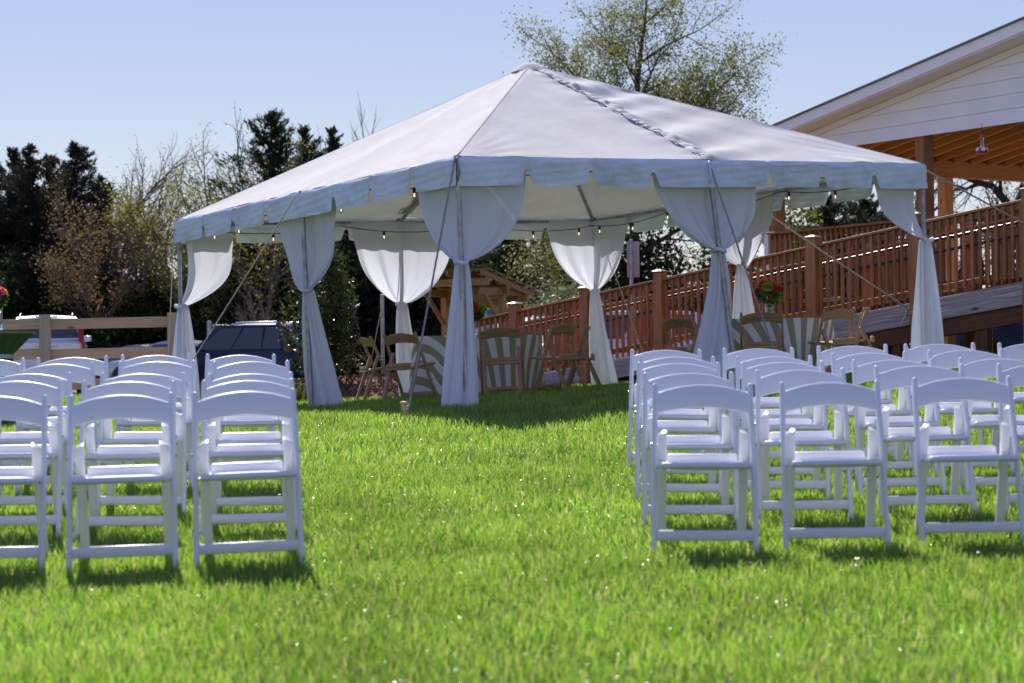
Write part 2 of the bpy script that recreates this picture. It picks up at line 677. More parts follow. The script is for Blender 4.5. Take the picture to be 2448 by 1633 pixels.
M['soil'] = mat_ground('lawn_soil', (0.025, 0.045, 0.010), (0.045, 0.085, 0.016), (0.075, 0.13, 0.025), 0.7, 22)
gxs = np.concatenate([[-2500, -600, -150, -60, -35], np.linspace(-20, 20, 81), [35, 60, 150, 600, 2500]])
gys = np.concatenate([[-200, -40, -10], np.linspace(-2, 62, 129), [80, 120, 300, 900, 2900]])
GX, GY = np.meshgrid(gxs, gys, indexing='ij')
GZ = ground(GX, GY)
nx, ny = GX.shape
vv = np.stack([GX, GY, GZ], -1).reshape(-1, 3)
ii = np.arange(nx * ny).reshape(nx, ny)
q = np.stack([ii[:-1, :-1], ii[1:, :-1], ii[1:, 1:], ii[:-1, 1:]], -1).reshape(-1)
lawn = np_mesh('ground', vv, q, np.full((nx - 1) * (ny - 1), 4), M['soil'], kind='structure')
lawn.data.polygons.foreach_set('use_smooth', [True] * len(lawn.data.polygons))

M['asphalt'] = mat_ground('parking_gravel', (0.09, 0.085, 0.08), (0.15, 0.14, 0.13), (0.22, 0.21, 0.19), 0.4, 25)
b = MB()
xs = np.linspace(-60, 60, 61)
b.grid(lambda u, v: (-60 + 120 * u, 44.5 + 0.8 * math.sin(u * 21) + (71 - 44.5) * v, gz(-60 + 120 * u, 44.5 + 26.5 * v) + 0.02), 60, 24)
o = b.build('parking_lot', M['asphalt'], smooth=180)
o['kind'] = 'structure'

# mulch bed in front of the ramp and round the shrub
M['mulch'] = mat_ground('mulch_base', (0.05, 0.022, 0.012), (0.12, 0.05, 0.028), (0.22, 0.10, 0.06), 3.0, 40)
M['chip'] = mat_leaf('mulch_chip', [(0.07, 0.03, 0.018), (0.17, 0.075, 0.045), (0.26, 0.13, 0.085), (0.12, 0.05, 0.03)], 0.0, 0.9)
MULCH = [(-6.0, 24.6), (-4.1, 24.75), (-1.5, 26.35), (0.0, 27.45), (1.2, 28.1), (1.8, 28.1), (3.1, 26.9), (4.4, 25.7), (5.6, 24.6), (6.6, 24.2),
         (8.4, 24.6), (8.0, 27.5), (5.5, 29.6), (3.0, 31.0), (0.6, 33.6), (-2.0, 33.8), (-3.8, 32.9), (-6.0, 31.6)]


def in_poly(px, py, poly):
    px = np.asarray(px)
    py = np.asarray(py)
    ins = np.zeros(px.shape, bool)
    n = len(poly)
    for i in range(n):
        x1, y1 = poly[i]
        x2, y2 = poly[(i + 1) % n]
        c = ((y1 > py) != (y2 > py)) & (px < (x2 - x1) * (py - y1) / (y2 - y1 + 1e-12) + x1)
        ins ^= c
    return ins


import bmesh
bm = bmesh.new()
bm.faces.new([bm.verts.new((x, y, 0)) for x, y in MULCH])
bmesh.ops.triangulate(bm, faces=bm.faces)
bmesh.ops.subdivide_edges(bm, edges=bm.edges, cuts=3, use_grid_fill=True)
bmesh.ops.triangulate(bm, faces=bm.faces)
bmesh.ops.subdivide_edges(bm, edges=bm.edges, cuts=2, use_grid_fill=True)
for v in bm.verts:
    v.co.z = gz(v.co.x, v.co.y) + 0.03
me = bpy.data.meshes.new('mulch_bed')
bm.to_mesh(me)
bm.free()
me.materials.append(M['mulch'])
mo = link(bpy.data.objects.new('mulch_bed', me))
mo['kind'] = 'structure'

rng = np.random.default_rng(7)


def quads(pos, size, aspect=0.6, updir=None, jitter=None):
    """random oriented little quads -> verts"""
    n = len(pos)
    u = rng.normal(size=(n, 3))
    if updir is not None:
        u = u * 0.55 + updir
    u /= np.linalg.norm(u, axis=1, keepdims=True)
    w = rng.normal(size=(n, 3))
    w -= u * (w * u).sum(1, keepdims=True)
    w /= np.linalg.norm(w, axis=1, keepdims=True)
    s = np.asarray(size).reshape(-1, 1) * np.ones((n, 1))
    a = u * s * 0.5
    c = w * s * 0.5 * aspect
    v = np.stack([pos - a, pos - a * 0.1 + c, pos + a, pos - a * 0.1 - c], 1)
    return v.reshape(-1, 3)


def quad_obj(name, v, mat, parent=None, kind=None):
    n = len(v) // 4
    return np_mesh(name, v, np.arange(4 * n), np.full(n, 4), mat, parent, kind)


n = 42000
cx_ = rng.uniform(-6, 8.5, n)
cy_ = rng.uniform(24, 34, n)
k = in_poly(cx_, cy_, MULCH)
cx_, cy_ = cx_[k], cy_[k]
pos = np.stack([cx_, cy_, ground(cx_, cy_) + 0.035 + rng.uniform(0, 0.03, len(cx_))], 1)
quad_obj('mulch_chips', quads(pos, rng.uniform(0.03, 0.10, len(pos)), 0.35), M['chip'], kind='stuff')

# grass blades
M['grass'] = mat_leaf('grass_blade', [(0.062, 0.145, 0.018), (0.12, 0.228, 0.029), (0.175, 0.282, 0.042), (0.225, 0.30, 0.06), (0.31, 0.30, 0.12)], 0.5, 0.32, 2.15, 0.55, patch=0.24)


def grass(y0, y1, dens, h, w, mexcl=True):
    area = 0.28 * (y1 ** 2 - y0 ** 2) + 2.6 * (y1 - y0)
    n = int(dens * area * 1.02)
    # sample y with width proportional to 0.56 y + 2.6
    y = np.sqrt(rng.uniform((y0 + 4.6) ** 2, (y1 + 4.6) ** 2, n)) - 4.6
    x = rng.uniform(-1, 1, n) * (0.28 * y + 1.3)
    if mexcl:
        k = ~in_poly(x, y, MULCH)
        x, y = x[k], y[k]
    n = len(x)
    z = ground(x, y)
    clump = 0.75 + 0.5 * (np.sin(x * 5.1 + 1.3 * np.sin(y * 3.7)) * np.sin(y * 4.3 + 1.1 * np.sin(x * 2.9)) * 0.5 + 0.5)
    hh = h * clump * rng.uniform(0.55, 1.25, n)
    az = rng.uniform(0, 2 * np.pi, n)
    lean = hh * rng.uniform(0.1, 0.75, n)
    ld = rng.uniform(0, 2 * np.pi, n)
    dx, dy = np.cos(az) * w / 2, np.sin(az) * w / 2
    lx, ly = np.cos(ld) * lean, np.sin(ld) * lean
    ww = rng.uniform(0.7, 1.3, n)
    dx, dy = dx * ww, dy * ww
    P = np.zeros((n, 5, 3))
    P[:, 0] = np.stack([x - dx, y - dy, z - 0.01], 1)
    P[:, 1] = np.stack([x + dx, y + dy, z - 0.01], 1)
    P[:, 2] = np.stack([x + dx * .8 + lx * .3, y + dy * .8 + ly * .3, z + hh * 0.58], 1)
    P[:, 3] = np.stack([x - dx * .8 + lx * .3, y - dy * .8 + ly * .3, z + hh * 0.58], 1)
    P[:, 4] = np.stack([x + lx, y + ly, z + hh * 0.98], 1)
    return P.reshape(-1, 3), n


gv = [grass(5.2, 9.5, 3900, 0.056, 0.0052), grass(9.5, 14, 2600, 0.058, 0.0062), grass(14, 20.5, 1400, 0.064, 0.0085),
      grass(20.5, 34, 620, 0.078, 0.013), grass(34, 46, 220, 0.08, 0.022)]
allv = np.concatenate([g[0] for g in gv])
nb = sum(g[1] for g in gv)
bi = np.arange(nb)[:, None] * 5
loops = np.concatenate([bi + np.array([[0, 1, 2, 3]]), bi + np.array([[3, 2, 4]])], 1).ravel()
cnt = np.tile([4, 3], nb)
go = np_mesh('lawn_grass', allv, loops, cnt, M['grass'], kind='stuff')
tag(go, 'bright green mown lawn grass covering the ground', 'grass')

# added glossy flakes at blade-tip height, tilted to throw sun glints at the camera
M['glint'] = mat_leaf('bent_grass_tip', [(0.10, 0.18, 0.03), (0.16, 0.23, 0.05)], 0.3, 0.3, 1.8, 0.7)
n = 17000
gy_ = np.sqrt(rng.uniform((5.4 + 4.6) ** 2, (19 + 4.6) ** 2, n)) - 4.6
gx_ = rng.uniform(-1, 1, n) * (0.28 * gy_ + 1.3)
keepg = (np.sin(gx_ * 2.3 + 1.7 * np.sin(gy_ * 1.1)) * np.sin(gy_ * 2.1 + gx_) + rng.normal(0, 0.55, n)) > 0.1
gx_, gy_ = gx_[keepg], gy_[keepg]
n = len(gx_)
gpos = np.stack([gx_, gy_, ground(gx_, gy_) + rng.uniform(0.036, 0.058, n)], 1)
nn = np.stack([rng.normal(-0.18, 0.2, n), rng.normal(-0.34, 0.2, n), np.ones(n)], 1)
nn /= np.linalg.norm(nn, axis=1, keepdims=True)
uu = rng.normal(size=(n, 3))
uu -= nn * (uu * nn).sum(1, keepdims=True)
uu /= np.linalg.norm(uu, axis=1, keepdims=True)
ww = np.cross(nn, uu)
ls = (0.003 + 0.008 * rng.uniform(0, 1, n) ** 3)[:, None]
gvv = np.stack([gpos - uu * ls, gpos + ww * 0.0016, gpos + uu * ls, gpos - ww * 0.0016], 1).reshape(-1, 3)
quad_obj('sun_glint_flakes', gvv, M['glint'], kind='stuff')

# ------------------------------------------------------------------ the frame tent
YAW = 0.598
E1 = V(math.cos(YAW), math.sin(YAW), 0.034).normalized()
E2 = V(-math.sin(YAW), math.cos(YAW), -0.031).normalized()
TN = E1.cross(E2).normalized()
TC = V(-0.49, 19.28, 1.95)
S = 6.1
RISE = 1.46
UV8 = {'C': (0, 0), 'D': (.5, 0), 'E': (1, 0), 'F': (1, .5), 'G': (1, 1), 'H': (.5, 1), 'A': (0, 1), 'B': (0, .5)}
EAVE = {k: TC + E1 * (S * u) + E2 * (S * v) for k, (u, v) in UV8.items()}
PEAK = TC + (E1 + E2) * (S / 2) + TN * RISE
tent_c = (EAVE['A'] + EAVE['E']) / 2
tent = thing('frame_tent', 'large white hip roof frame tent with scalloped valance standing on the lawn', 'tent', (tent_c.x, tent_c.y, gz(tent_c.x, tent_c.y)))
ring = ['C', 'D', 'E', 'F', 'G', 'H', 'A', 'B']
# foot offsets: legs lean a little as in the photograph
FOOT = {'C': (0.06, -0.02), 'D': (0.26, -0.03), 'E': (0.05, 0.02), 'F': (0.03, 0), 'G': (0.03, 0.02), 'H': (0.02, 0.02), 'A': (0.03, 0.02), 'B': (0.08, -0.02)}
LEGF = {}
for k in ring:
    e = EAVE[k]
    fx, fy = e.x + FOOT[k][0], e.y + FOOT[k][1]
    LEGF[k] = V(fx, fy, gz(fx, fy))
    t = MB().tube([LEGF[k] + V(0, 0, -0.02), e.lerp(LEGF[k], 0.02)], 0.026, 12).build('leg', M['galv'], tent, True, 60)
    bp_ = MB().box(LEGF[k] + V(0, 0, 0.012), (0.14, 0.14, 0.012)).build('base_plate', M['galv'], t, True)
for i, k in enumerate(ring):
    k2 = ring[(i + 1) % 8]
    MB().tube([EAVE[k], EAVE[k2]], 0.024, 10).build('eave_tube', M['galv'], tent, True, 60)
    MB().tube([EAVE[k], PEAK - TN * 0.03], 0.022, 10).build('rafter', M['galv'], tent, True, 60)
    MB().lathe([(0.0, -0.05), (0.036, -0.05), (0.036, 0.05), (0.0, 0.05)], EAVE[k], 10).build('corner_fitting', M['galv'], tent, True, 40)

rnd = random.Random(3)
sides = [('C', 'E', 'D'), ('E', 'G', 'F'), ('G', 'A', 'H'), ('A', 'C', 'B')]


def wrinkle(sd, s, t):
    """height of the vinyl above the frame plane"""
    dist = abs(s - 0.5) * S * (1 - t)
    w = 0.0
    if sd in (0, 2):          # laced seam up the middle of these faces
        al = t * 3.3
        w += 0.030 * math.exp(-dist / 0.10) * (0.5 + 0.5 * math.sin(al * 24 + 1.3 * math.sin(al * 7)))
        if s > 0.5:
            w += 0.032 * math.exp(-dist / 0.7) * math.sin(al * 11 - dist * 5 + 0.8 * math.sin(al * 3.1))
            w += 0.018 * math.exp(-dist / 1.5) * math.sin(al * 7.3 - dist * 3.2 + 2)
        else:
            w += 0.008 * math.exp(-dist / 0.35) * math.sin(al * 9 + dist * 4)
    ex = s * S
    w += 0.010 * math.exp(-t / 0.05) * math.sin(ex * 9 + 2 * math.sin(ex * 2.3)) * (0.5 + 0.5 * math.sin(ex * 1.7 + sd))
    w += 0.005 * math.sin(ex * 3.1 + t * 6 + sd) * math.sin(t * 14 + ex)
    # tension folds that radiate from the corners
    for c0 in (0, 1):
        rr = math.hypot((s - c0) * S, t * 3.4)
        an = math.atan2(t * 3.4, abs(s - c0) * S + 1e-6)
        w += 0.012 * math.exp(-rr / 0.45) * math.sin(an * 17 + sd) * min(1, rr * 4)
    # sag between the rafters
    w -= 0.045 * abs(math.sin(2 * math.pi * s)) * math.sin(math.pi * min(1, t * 1.02)) * (1 - t)
    return w


for sd, (a, c, mid) in enumerate(sides):
    A_, C_ = EAVE[a], EAVE[c]
    nrm = (C_ - A_).cross(PEAK - A_).normalized()
    if nrm.z < 0:
        nrm = -nrm

    def surf(u, v, A_=A_, C_=C_, nrm=nrm, sd=sd):
        t = v
        p = A_.lerp(C_, u).lerp(PEAK, t)
        edge = min(1.0, min(u, 1 - u) * S * (1 - t) / 0.06)
        return p + nrm * (0.035 + wrinkle(sd, u, t) * edge) + V(0, 0, 0.012)
    nm = MB().grid(surf, 110, 70).build('canopy_panel', M['tent'], tent, True, 180, fix=False)

    # hanging valance with keyhole slots; leaves the eave by a rounded lip
    out = V(nrm.x, nrm.y, 0).normalized()
    along = (C_ - A_).normalized()
    NP = 8
    ph = rnd.random() * 9

    def val(u, v, A_=A_, C_=C_, out=out, ph=ph, along=along, sd=sd):
        s = u * S
        p = A_.lerp(C_, u)
        k = (u * NP) % 1.0
        pan = 0.27 + 0.006 * math.sin(s * 2.2 + ph)
        dd = min(k, 1 - k) * S / NP           # distance to slot centre
        if 0.4 < u * NP < NP - 0.4 and abs(u - 0.5) > 0.04:
            lo_ = 0.022 if k > 0.5 else 0.075
            xx = min(1.0, max(0.0, dd - 0.016) / lo_)
            cut = 0.13 * (1 - xx * xx * (3 - 2 * xx))
            # rounded lower corners
            cut += 0.016 * math.exp(-max(0, dd - 0.03) / 0.06)
            pan -= cut
        top = 0.045
        hh = v
        lip = math.sin(min(1, hh / 0.12) * math.pi / 2)
        fold = (0.010 * math.sin(s * 6.3 + ph + 2.5 * hh) + 0.008 * math.sin(s * 13.7 + ph * 2 - 4 * hh)) * hh
        kick = 0.03 * hh * math.sin(s * 1.9 + ph)
        cr = 0.004 * math.sin(hh * 23 + s * 7 + ph)
        side_off = 0.0
        q_ = p + V(0, 0, top + 0.002) + out * (0.012 + 0.032 * lip + fold + kick * 0.6 + cr)
        q_ = q_ - V(0, 0, 1) * (pan * hh + 0.012 * (1 - math.cos(min(1, hh / 0.12) * math.pi / 2)))
        ends = min(u, 1 - u) * S
        if ends < 0.06:
            q_ += along * ((-1 if u < 0.5 else 1) * 0.032 * lip * (1 - ends / 0.06))
        return q_
    MB().grid(val, 640, 12).build('valance', M['valance'], tent, True, 180, fix=False)
# ridge seams and caps over the hips
for k in ('C', 'E', 'G', 'A'):
    dirh = (PEAK - EAVE[k])
    pts = [EAVE[k] + dirh * t + V(0, 0, 0.047) for t in np.linspace(0.0, 0.985, 24)]
    MB().tube(pts, 0.007, 8).build('hip_seam', M['tent'], tent, True, 180)
for k in ('D', 'H'):
    dirh = (PEAK - EAVE[k])
    n_ = MB()
    sdir = E1
    rr = random.Random(5)
    # the laced flap: a rumpled strip with dark lacing beside it
    def flap(u, v, k=k, dirh=dirh):
        al = u * 3.4
        return EAVE[k] + dirh * (0.02 + 0.96 * u) + E1 * (-0.05 + (0.15 + 0.04 * math.sin(al * 4.1)) * v + 0.008 * math.sin(al * 9)) + V(0, 0, 0.060 + 0.014 * math.sin(v * math.pi) + 0.009 * math.sin(al * 21 + v * 3 + 2 * math.sin(al * 3.3)) * v + 0.006 * math.sin(al * 47 + 3 * math.sin(al * 5.1)) + 0.012 * v * math.sin(al * 7.7))
    MB().grid(flap, 200, 6).build('lace_flap', M['tent'], tent, True, 180, fix=False)
    pts = [EAVE[k] + dirh * t + E1 * (-0.062 + 0.008 * math.sin(t * 90)) + V(0, 0, 0.066 + 0.010 * math.sin(t * 60)) for t in np.linspace(0.02, 0.98, 140)]
    MB().tube(pts, 0.006, 5).build('lacing', M['seam'], tent, True, 180)
MB().lathe([(0, 0.075), (0.06, 0.07), (0.14, 0.03), (0.22, -0.035), (0.20, -0.05), (0, 0.0)], PEAK, 20).build('peak_cap', M['tent'], tent, True, 60)
for k, dn in (('C', 1), ('D', 1)):
    e = EAVE[k]
    MB().tube([e + V(0, -0.07, 0.03), e + V(0.0, -0.09, -0.02), e + V(0.02, -0.09, -0.12), e + V(0.0, -0.085, -0.2)], 0.012, 6).build('corner_strap', M['seam'] if k == 'C' else M['valance'], tent, True, 180)

# ------------------------------------------------------------------ drapes tied to the tent legs
def leg_at(k, z):
    e, f = EAVE[k], LEGF[k]
    t = (e.z - z) / (e.z - f.z)
    return e.lerp(f, t)


def drape(k, label, w=0.64, knot=0.95, tail=(0, 0), flare=0.15, seed=1, wl=None, wr=None, tilt=(0, 0)):
    rr = random.Random(seed)
    i = ring.index(k)
    pL, pR = EAVE[ring[i - 1]], EAVE[ring[(i + 1) % 8]]
    e = EAVE[k]
    dL, dR = (pL - e).normalized(), (pR - e).normalized()
    inn = (tent_c - e)
    inn.z = 0
    inn.normalize()
    kz = e.z - knot
    wl, wr = wl or w, wr or w
    K = leg_at(k, kz) + V(tilt[0], tilt[1], 0)
    root = thing('tied_drape', label, 'drape', (LEGF[k].x, LEGF[k].y, LEGF[k].z), 0, 'white drapes tied to the tent legs')
    ph = rr.random() * 6
    nf = 4 + rr.random()

    def upper(u, v):
        s = u * 2 - 1
        d = dR if s > 0 else dL
        ww = wr if s > 0 else wl
        sv = max(0.0, 1 - v ** 2.6) ** 0.75
        z = e.z - knot * v
        ax = leg_at(k, z).lerp(K, v ** 3)
        # middle of the cloth hangs lower than its edges near the knot
        a = abs(s)
        x = a * (ww * sv) + a * 0.05
        bulge = 0.10 * math.sin(math.pi * min(1, v ** 1.3)) * (1 - a * a * 0.6)
        fold = (0.006 + 0.05 * v ** 2.5 * (1 - v ** 6)) * math.sin(s * math.pi * nf + ph) * (0.3 + a)
        fold += 0.012 * math.sin(s * 13 + v * 3 + ph) * v + 0.006 * math.sin(s * 31 + ph * 3 + 2 * math.sin(v * 4)) * v ** 1.5
        hem = 0.02 * (a ** 8) * math.sin(v * 9 + ph)
        p = ax + d * x + inn * (0.055 * (1 - v ** 4) + bulge * 0.55 + fold + hem)
        p.z = z + 0.02 * v * math.sin(s * 5 + ph) * (1 - v)
        return p
    MB().grid(upper, 110, 44).build('swag', M['drape'], root, True, 180, fix=False)
    # knot band
    pts = []
    for j in range(17):
        an = 2 * math.pi * j / 16
        pts.append(K + V(0.055 * math.cos(an), 0.055 * math.sin(an), 0.012 * math.sin(2 * an + ph)))
    MB().tube(pts, 0.022, 8).build('tie', M['drape'], root, True, 180)
    H = knot
    zt = gz(K.x + tail[0], K.y + tail[1]) + 0.02
    ax_r = random.Random(seed + 9)
    p1, p2, p3 = (ax_r.random() * 6 for _ in range(3))

    def lower(u, v):
        an = 2 * math.pi * u
        rad = 0.050 + (flare - 0.05) * (v ** 0.75)
        rad *= 1 + 0.36 * math.sin(an * 5 + p1 + v * 1.5) * min(1, 0.35 + v) + 0.2 * math.sin(an * 9 + p2)
        z = kz + (zt - kz) * v
        c = leg_at(k, z)
        sway = v ** 1.6
        cx0 = K.x + (c.x - leg_at(k, kz).x) + tail[0] * sway
        cy0 = K.y + (c.y - leg_at(k, kz).y) + tail[1] * sway
        return V(cx0 + rad * math.cos(an) * 1.0 + inn.x * 0.03, cy0 + rad * math.sin(an) * 0.6 + inn.y * 0.04, z + 0.02 * v * math.sin(an * 3 + p3))
    MB().grid(lower, 72, 26).build('tail', M['drape'], root, True, 180, fix=False)
    return root


drape('C', 'white drape on the nearest tent corner leg, its tail hanging straight to the grass', 0.71, 0.95, (-0.07, -0.02), 0.135, 1)
drape('D', 'white drape on the leaning tent leg behind the right chairs, tail swept left', 0.64, 0.88, (-0.30, 0.02), 0.15, 2)
drape('E', 'white drape on the far right tent corner in front of the ramp', 0.60, 0.80, (0.0, 0.0), 0.14, 3, wl=0.62, wr=0.10, tilt=(0.03, -0.02))
drape('F', 'white drape on the tent leg behind the table with the red flowers', 0.62, 0.85, (0.02, 0.0), 0.16, 4)
drape('G', 'sunlit white drape on the rear tent corner in front of the ramp posts', 0.68, 0.93, (0.10, 0.0), 0.14, 5)
drape('H', 'sunlit white drape on the rear tent leg beside the wooden kiosk', 0.68, 1.03, (0.08, 0.0), 0.12, 6)
drape('A', 'white drape on the far left tent corner beside the board fence', 0.60, 0.98, (0.0, 0.0), 0.14, 7, wl=0.6, wr=0.2)
drape('B', 'white drape on the middle leg of the left tent side, tail trailing right', 0.58, 1.00, (0.16, 0.02), 0.14, 8)


def rope(p, q, label, r=0.007, sag=0.02, mat='rope', ext=None):
    p, q = V(p), V(q)
    root = tag(MB().tube([p.lerp(q, t) - V(0, 0, sag * 4 * t * (1 - t)) + V(0.0012 * math.sin(t * 160), 0, 0.0012 * math.cos(t * 160)) for t in np.linspace(0, 1, 90)], r, 6).build('guy_rope', M[mat], None, smooth=180), label, 'rope', 'guy ropes of the tent')
    return root


def gp(x, y, h=0.0):
    return V(x, y, gz(x, y) + h)


STK = gp(-0.95, 18.15, 0.0)
rope(EAVE['C'] + V(-0.02, -0.08, 0.02), STK + V(0.03, 0.02, 0.10), 'grey guy rope from the nearest tent corner down to the wooden stake', 0.010, 0.01, 'greyrope')
rope(EAVE['B'] + V(-0.06, -0.03, 0.0), gp(-3.62, 20.75, 0.02), 'pale guy rope slanting left from the middle of the left tent side')
rope(EAVE['A'] + V(-0.05, -0.02, -0.05), gp(-4.20, 24.9, 0.02), 'guy rope dropping nearly straight down at the far left tent corner')
rope(EAVE['D'] + V(0.02, -0.06, -0.05), gp(2.62, 19.7, 0.02), 'grey guy rope beside the leaning tent leg behind the right chairs', 0.009, 0.01, 'greyrope')
rope(EAVE['H'] + V(-0.03, 0.06, 0.0), gp(-2.0, 28.1, 0.05), 'pale guy rope behind the left table running down to the mulch')
rope(EAVE['G'] + V(0.05, 0.05, 0.0), gp(2.0, 29.2, 0.05), 'pale guy rope from the rear tent corner toward the ramp')
# stake with a mushroomed head
st = thing('wooden_stake', 'short wooden stake with a battered head holding the corner rope', 'stake', tuple(STK))
MB().tube([STK + V(0.02, 0, -0.05), STK + V(-0.01, -0.02, 0.15)], [0.018, 0.022], 10).build('shaft', M['pine'], st, True, 60)
MB().lathe([(0.0, 0), (0.026, 0.0), (0.036, 0.012), (0.034, 0.026), (0.0, 0.032)], STK + V(-0.01, -0.02, 0.14), 12).build('head', M['pine'], st, True, 60)
MB().tube([STK + V(0.03 * math.cos(a), 0.03 * math.sin(a), 0.085 + a * 0.003) for a in np.linspace(0, 19, 60)], 0.007, 6).build('rope_turns', M['rope'], st, True, 180)

# string of bulbs under the eaves
M['bulb_glass'] = mat_clear('bulb_glass', (1, 0.95, 0.88))
M['filament'] = mat_emit('glowing_filament', (1.0, 0.68, 0.42), 1.4)
M['cable'] = mat_plain('black_cable', (0.012, 0.012, 0.012), 0.5)


def string_lights(a, c, nb_, label, lift):
    p, q = EAVE[a], EAVE[c]
    inn = (tent_c - (p + q) / 2)
    inn.z = 0
    inn.normalize()
    root = thing('string_light', label, 'string light', tuple(p), 0, 'strings of bulbs under the tent eaves')

    def at_(t):
        ns = 3
        k = (t * ns) % 1
        return p.lerp(q, t) + inn * (0.16 + 0.1 * math.sin(t * 3)) + V(0, 0, lift - 0.09 * 4 * k * (1 - k))
    MB().tube([at_(t) for t in np.linspace(0.02, 0.98, 70)], 0.0055, 5).build('cable', M['cable'], root, True, 180)
    for i in range(nb_):
        t = (i + 0.5) / nb_
        c0 = at_(t)
        so = MB().lathe([(0, 0.0), (0.012, 0.0), (0.016, -0.012), (0.016, -0.045), (0, -0.045)], c0, 10).build('socket', M['cable'], root, True, 50)
        bl = MB().lathe([(0.0, -0.044), (0.011, -0.046), (0.021, -0.065), (0.023, -0.08), (0.016, -0.097), (0, -0.104)], c0, 10).build('bulb', M['bulb_glass'], so, True, 60)
        MB().lathe([(0.0, -0.055), (0.004, -0.06), (0.005, -0.082), (0, -0.087)], c0, 6).build('filament', M['filament'], so, True, 60)


string_lights('C', 'E', 8, 'string of small warm bulbs along the right front eave of the tent', -0.02)
string_lights('A', 'C', 8, 'string of small warm bulbs along the left eave of the tent', -0.03)
string_lights('A', 'G', 8, 'string of small warm bulbs along the rear left eave of the tent', -0.05)
string_lights('G', 'E', 8, 'string of small warm bulbs along the rear right eave of the tent', -0.05)


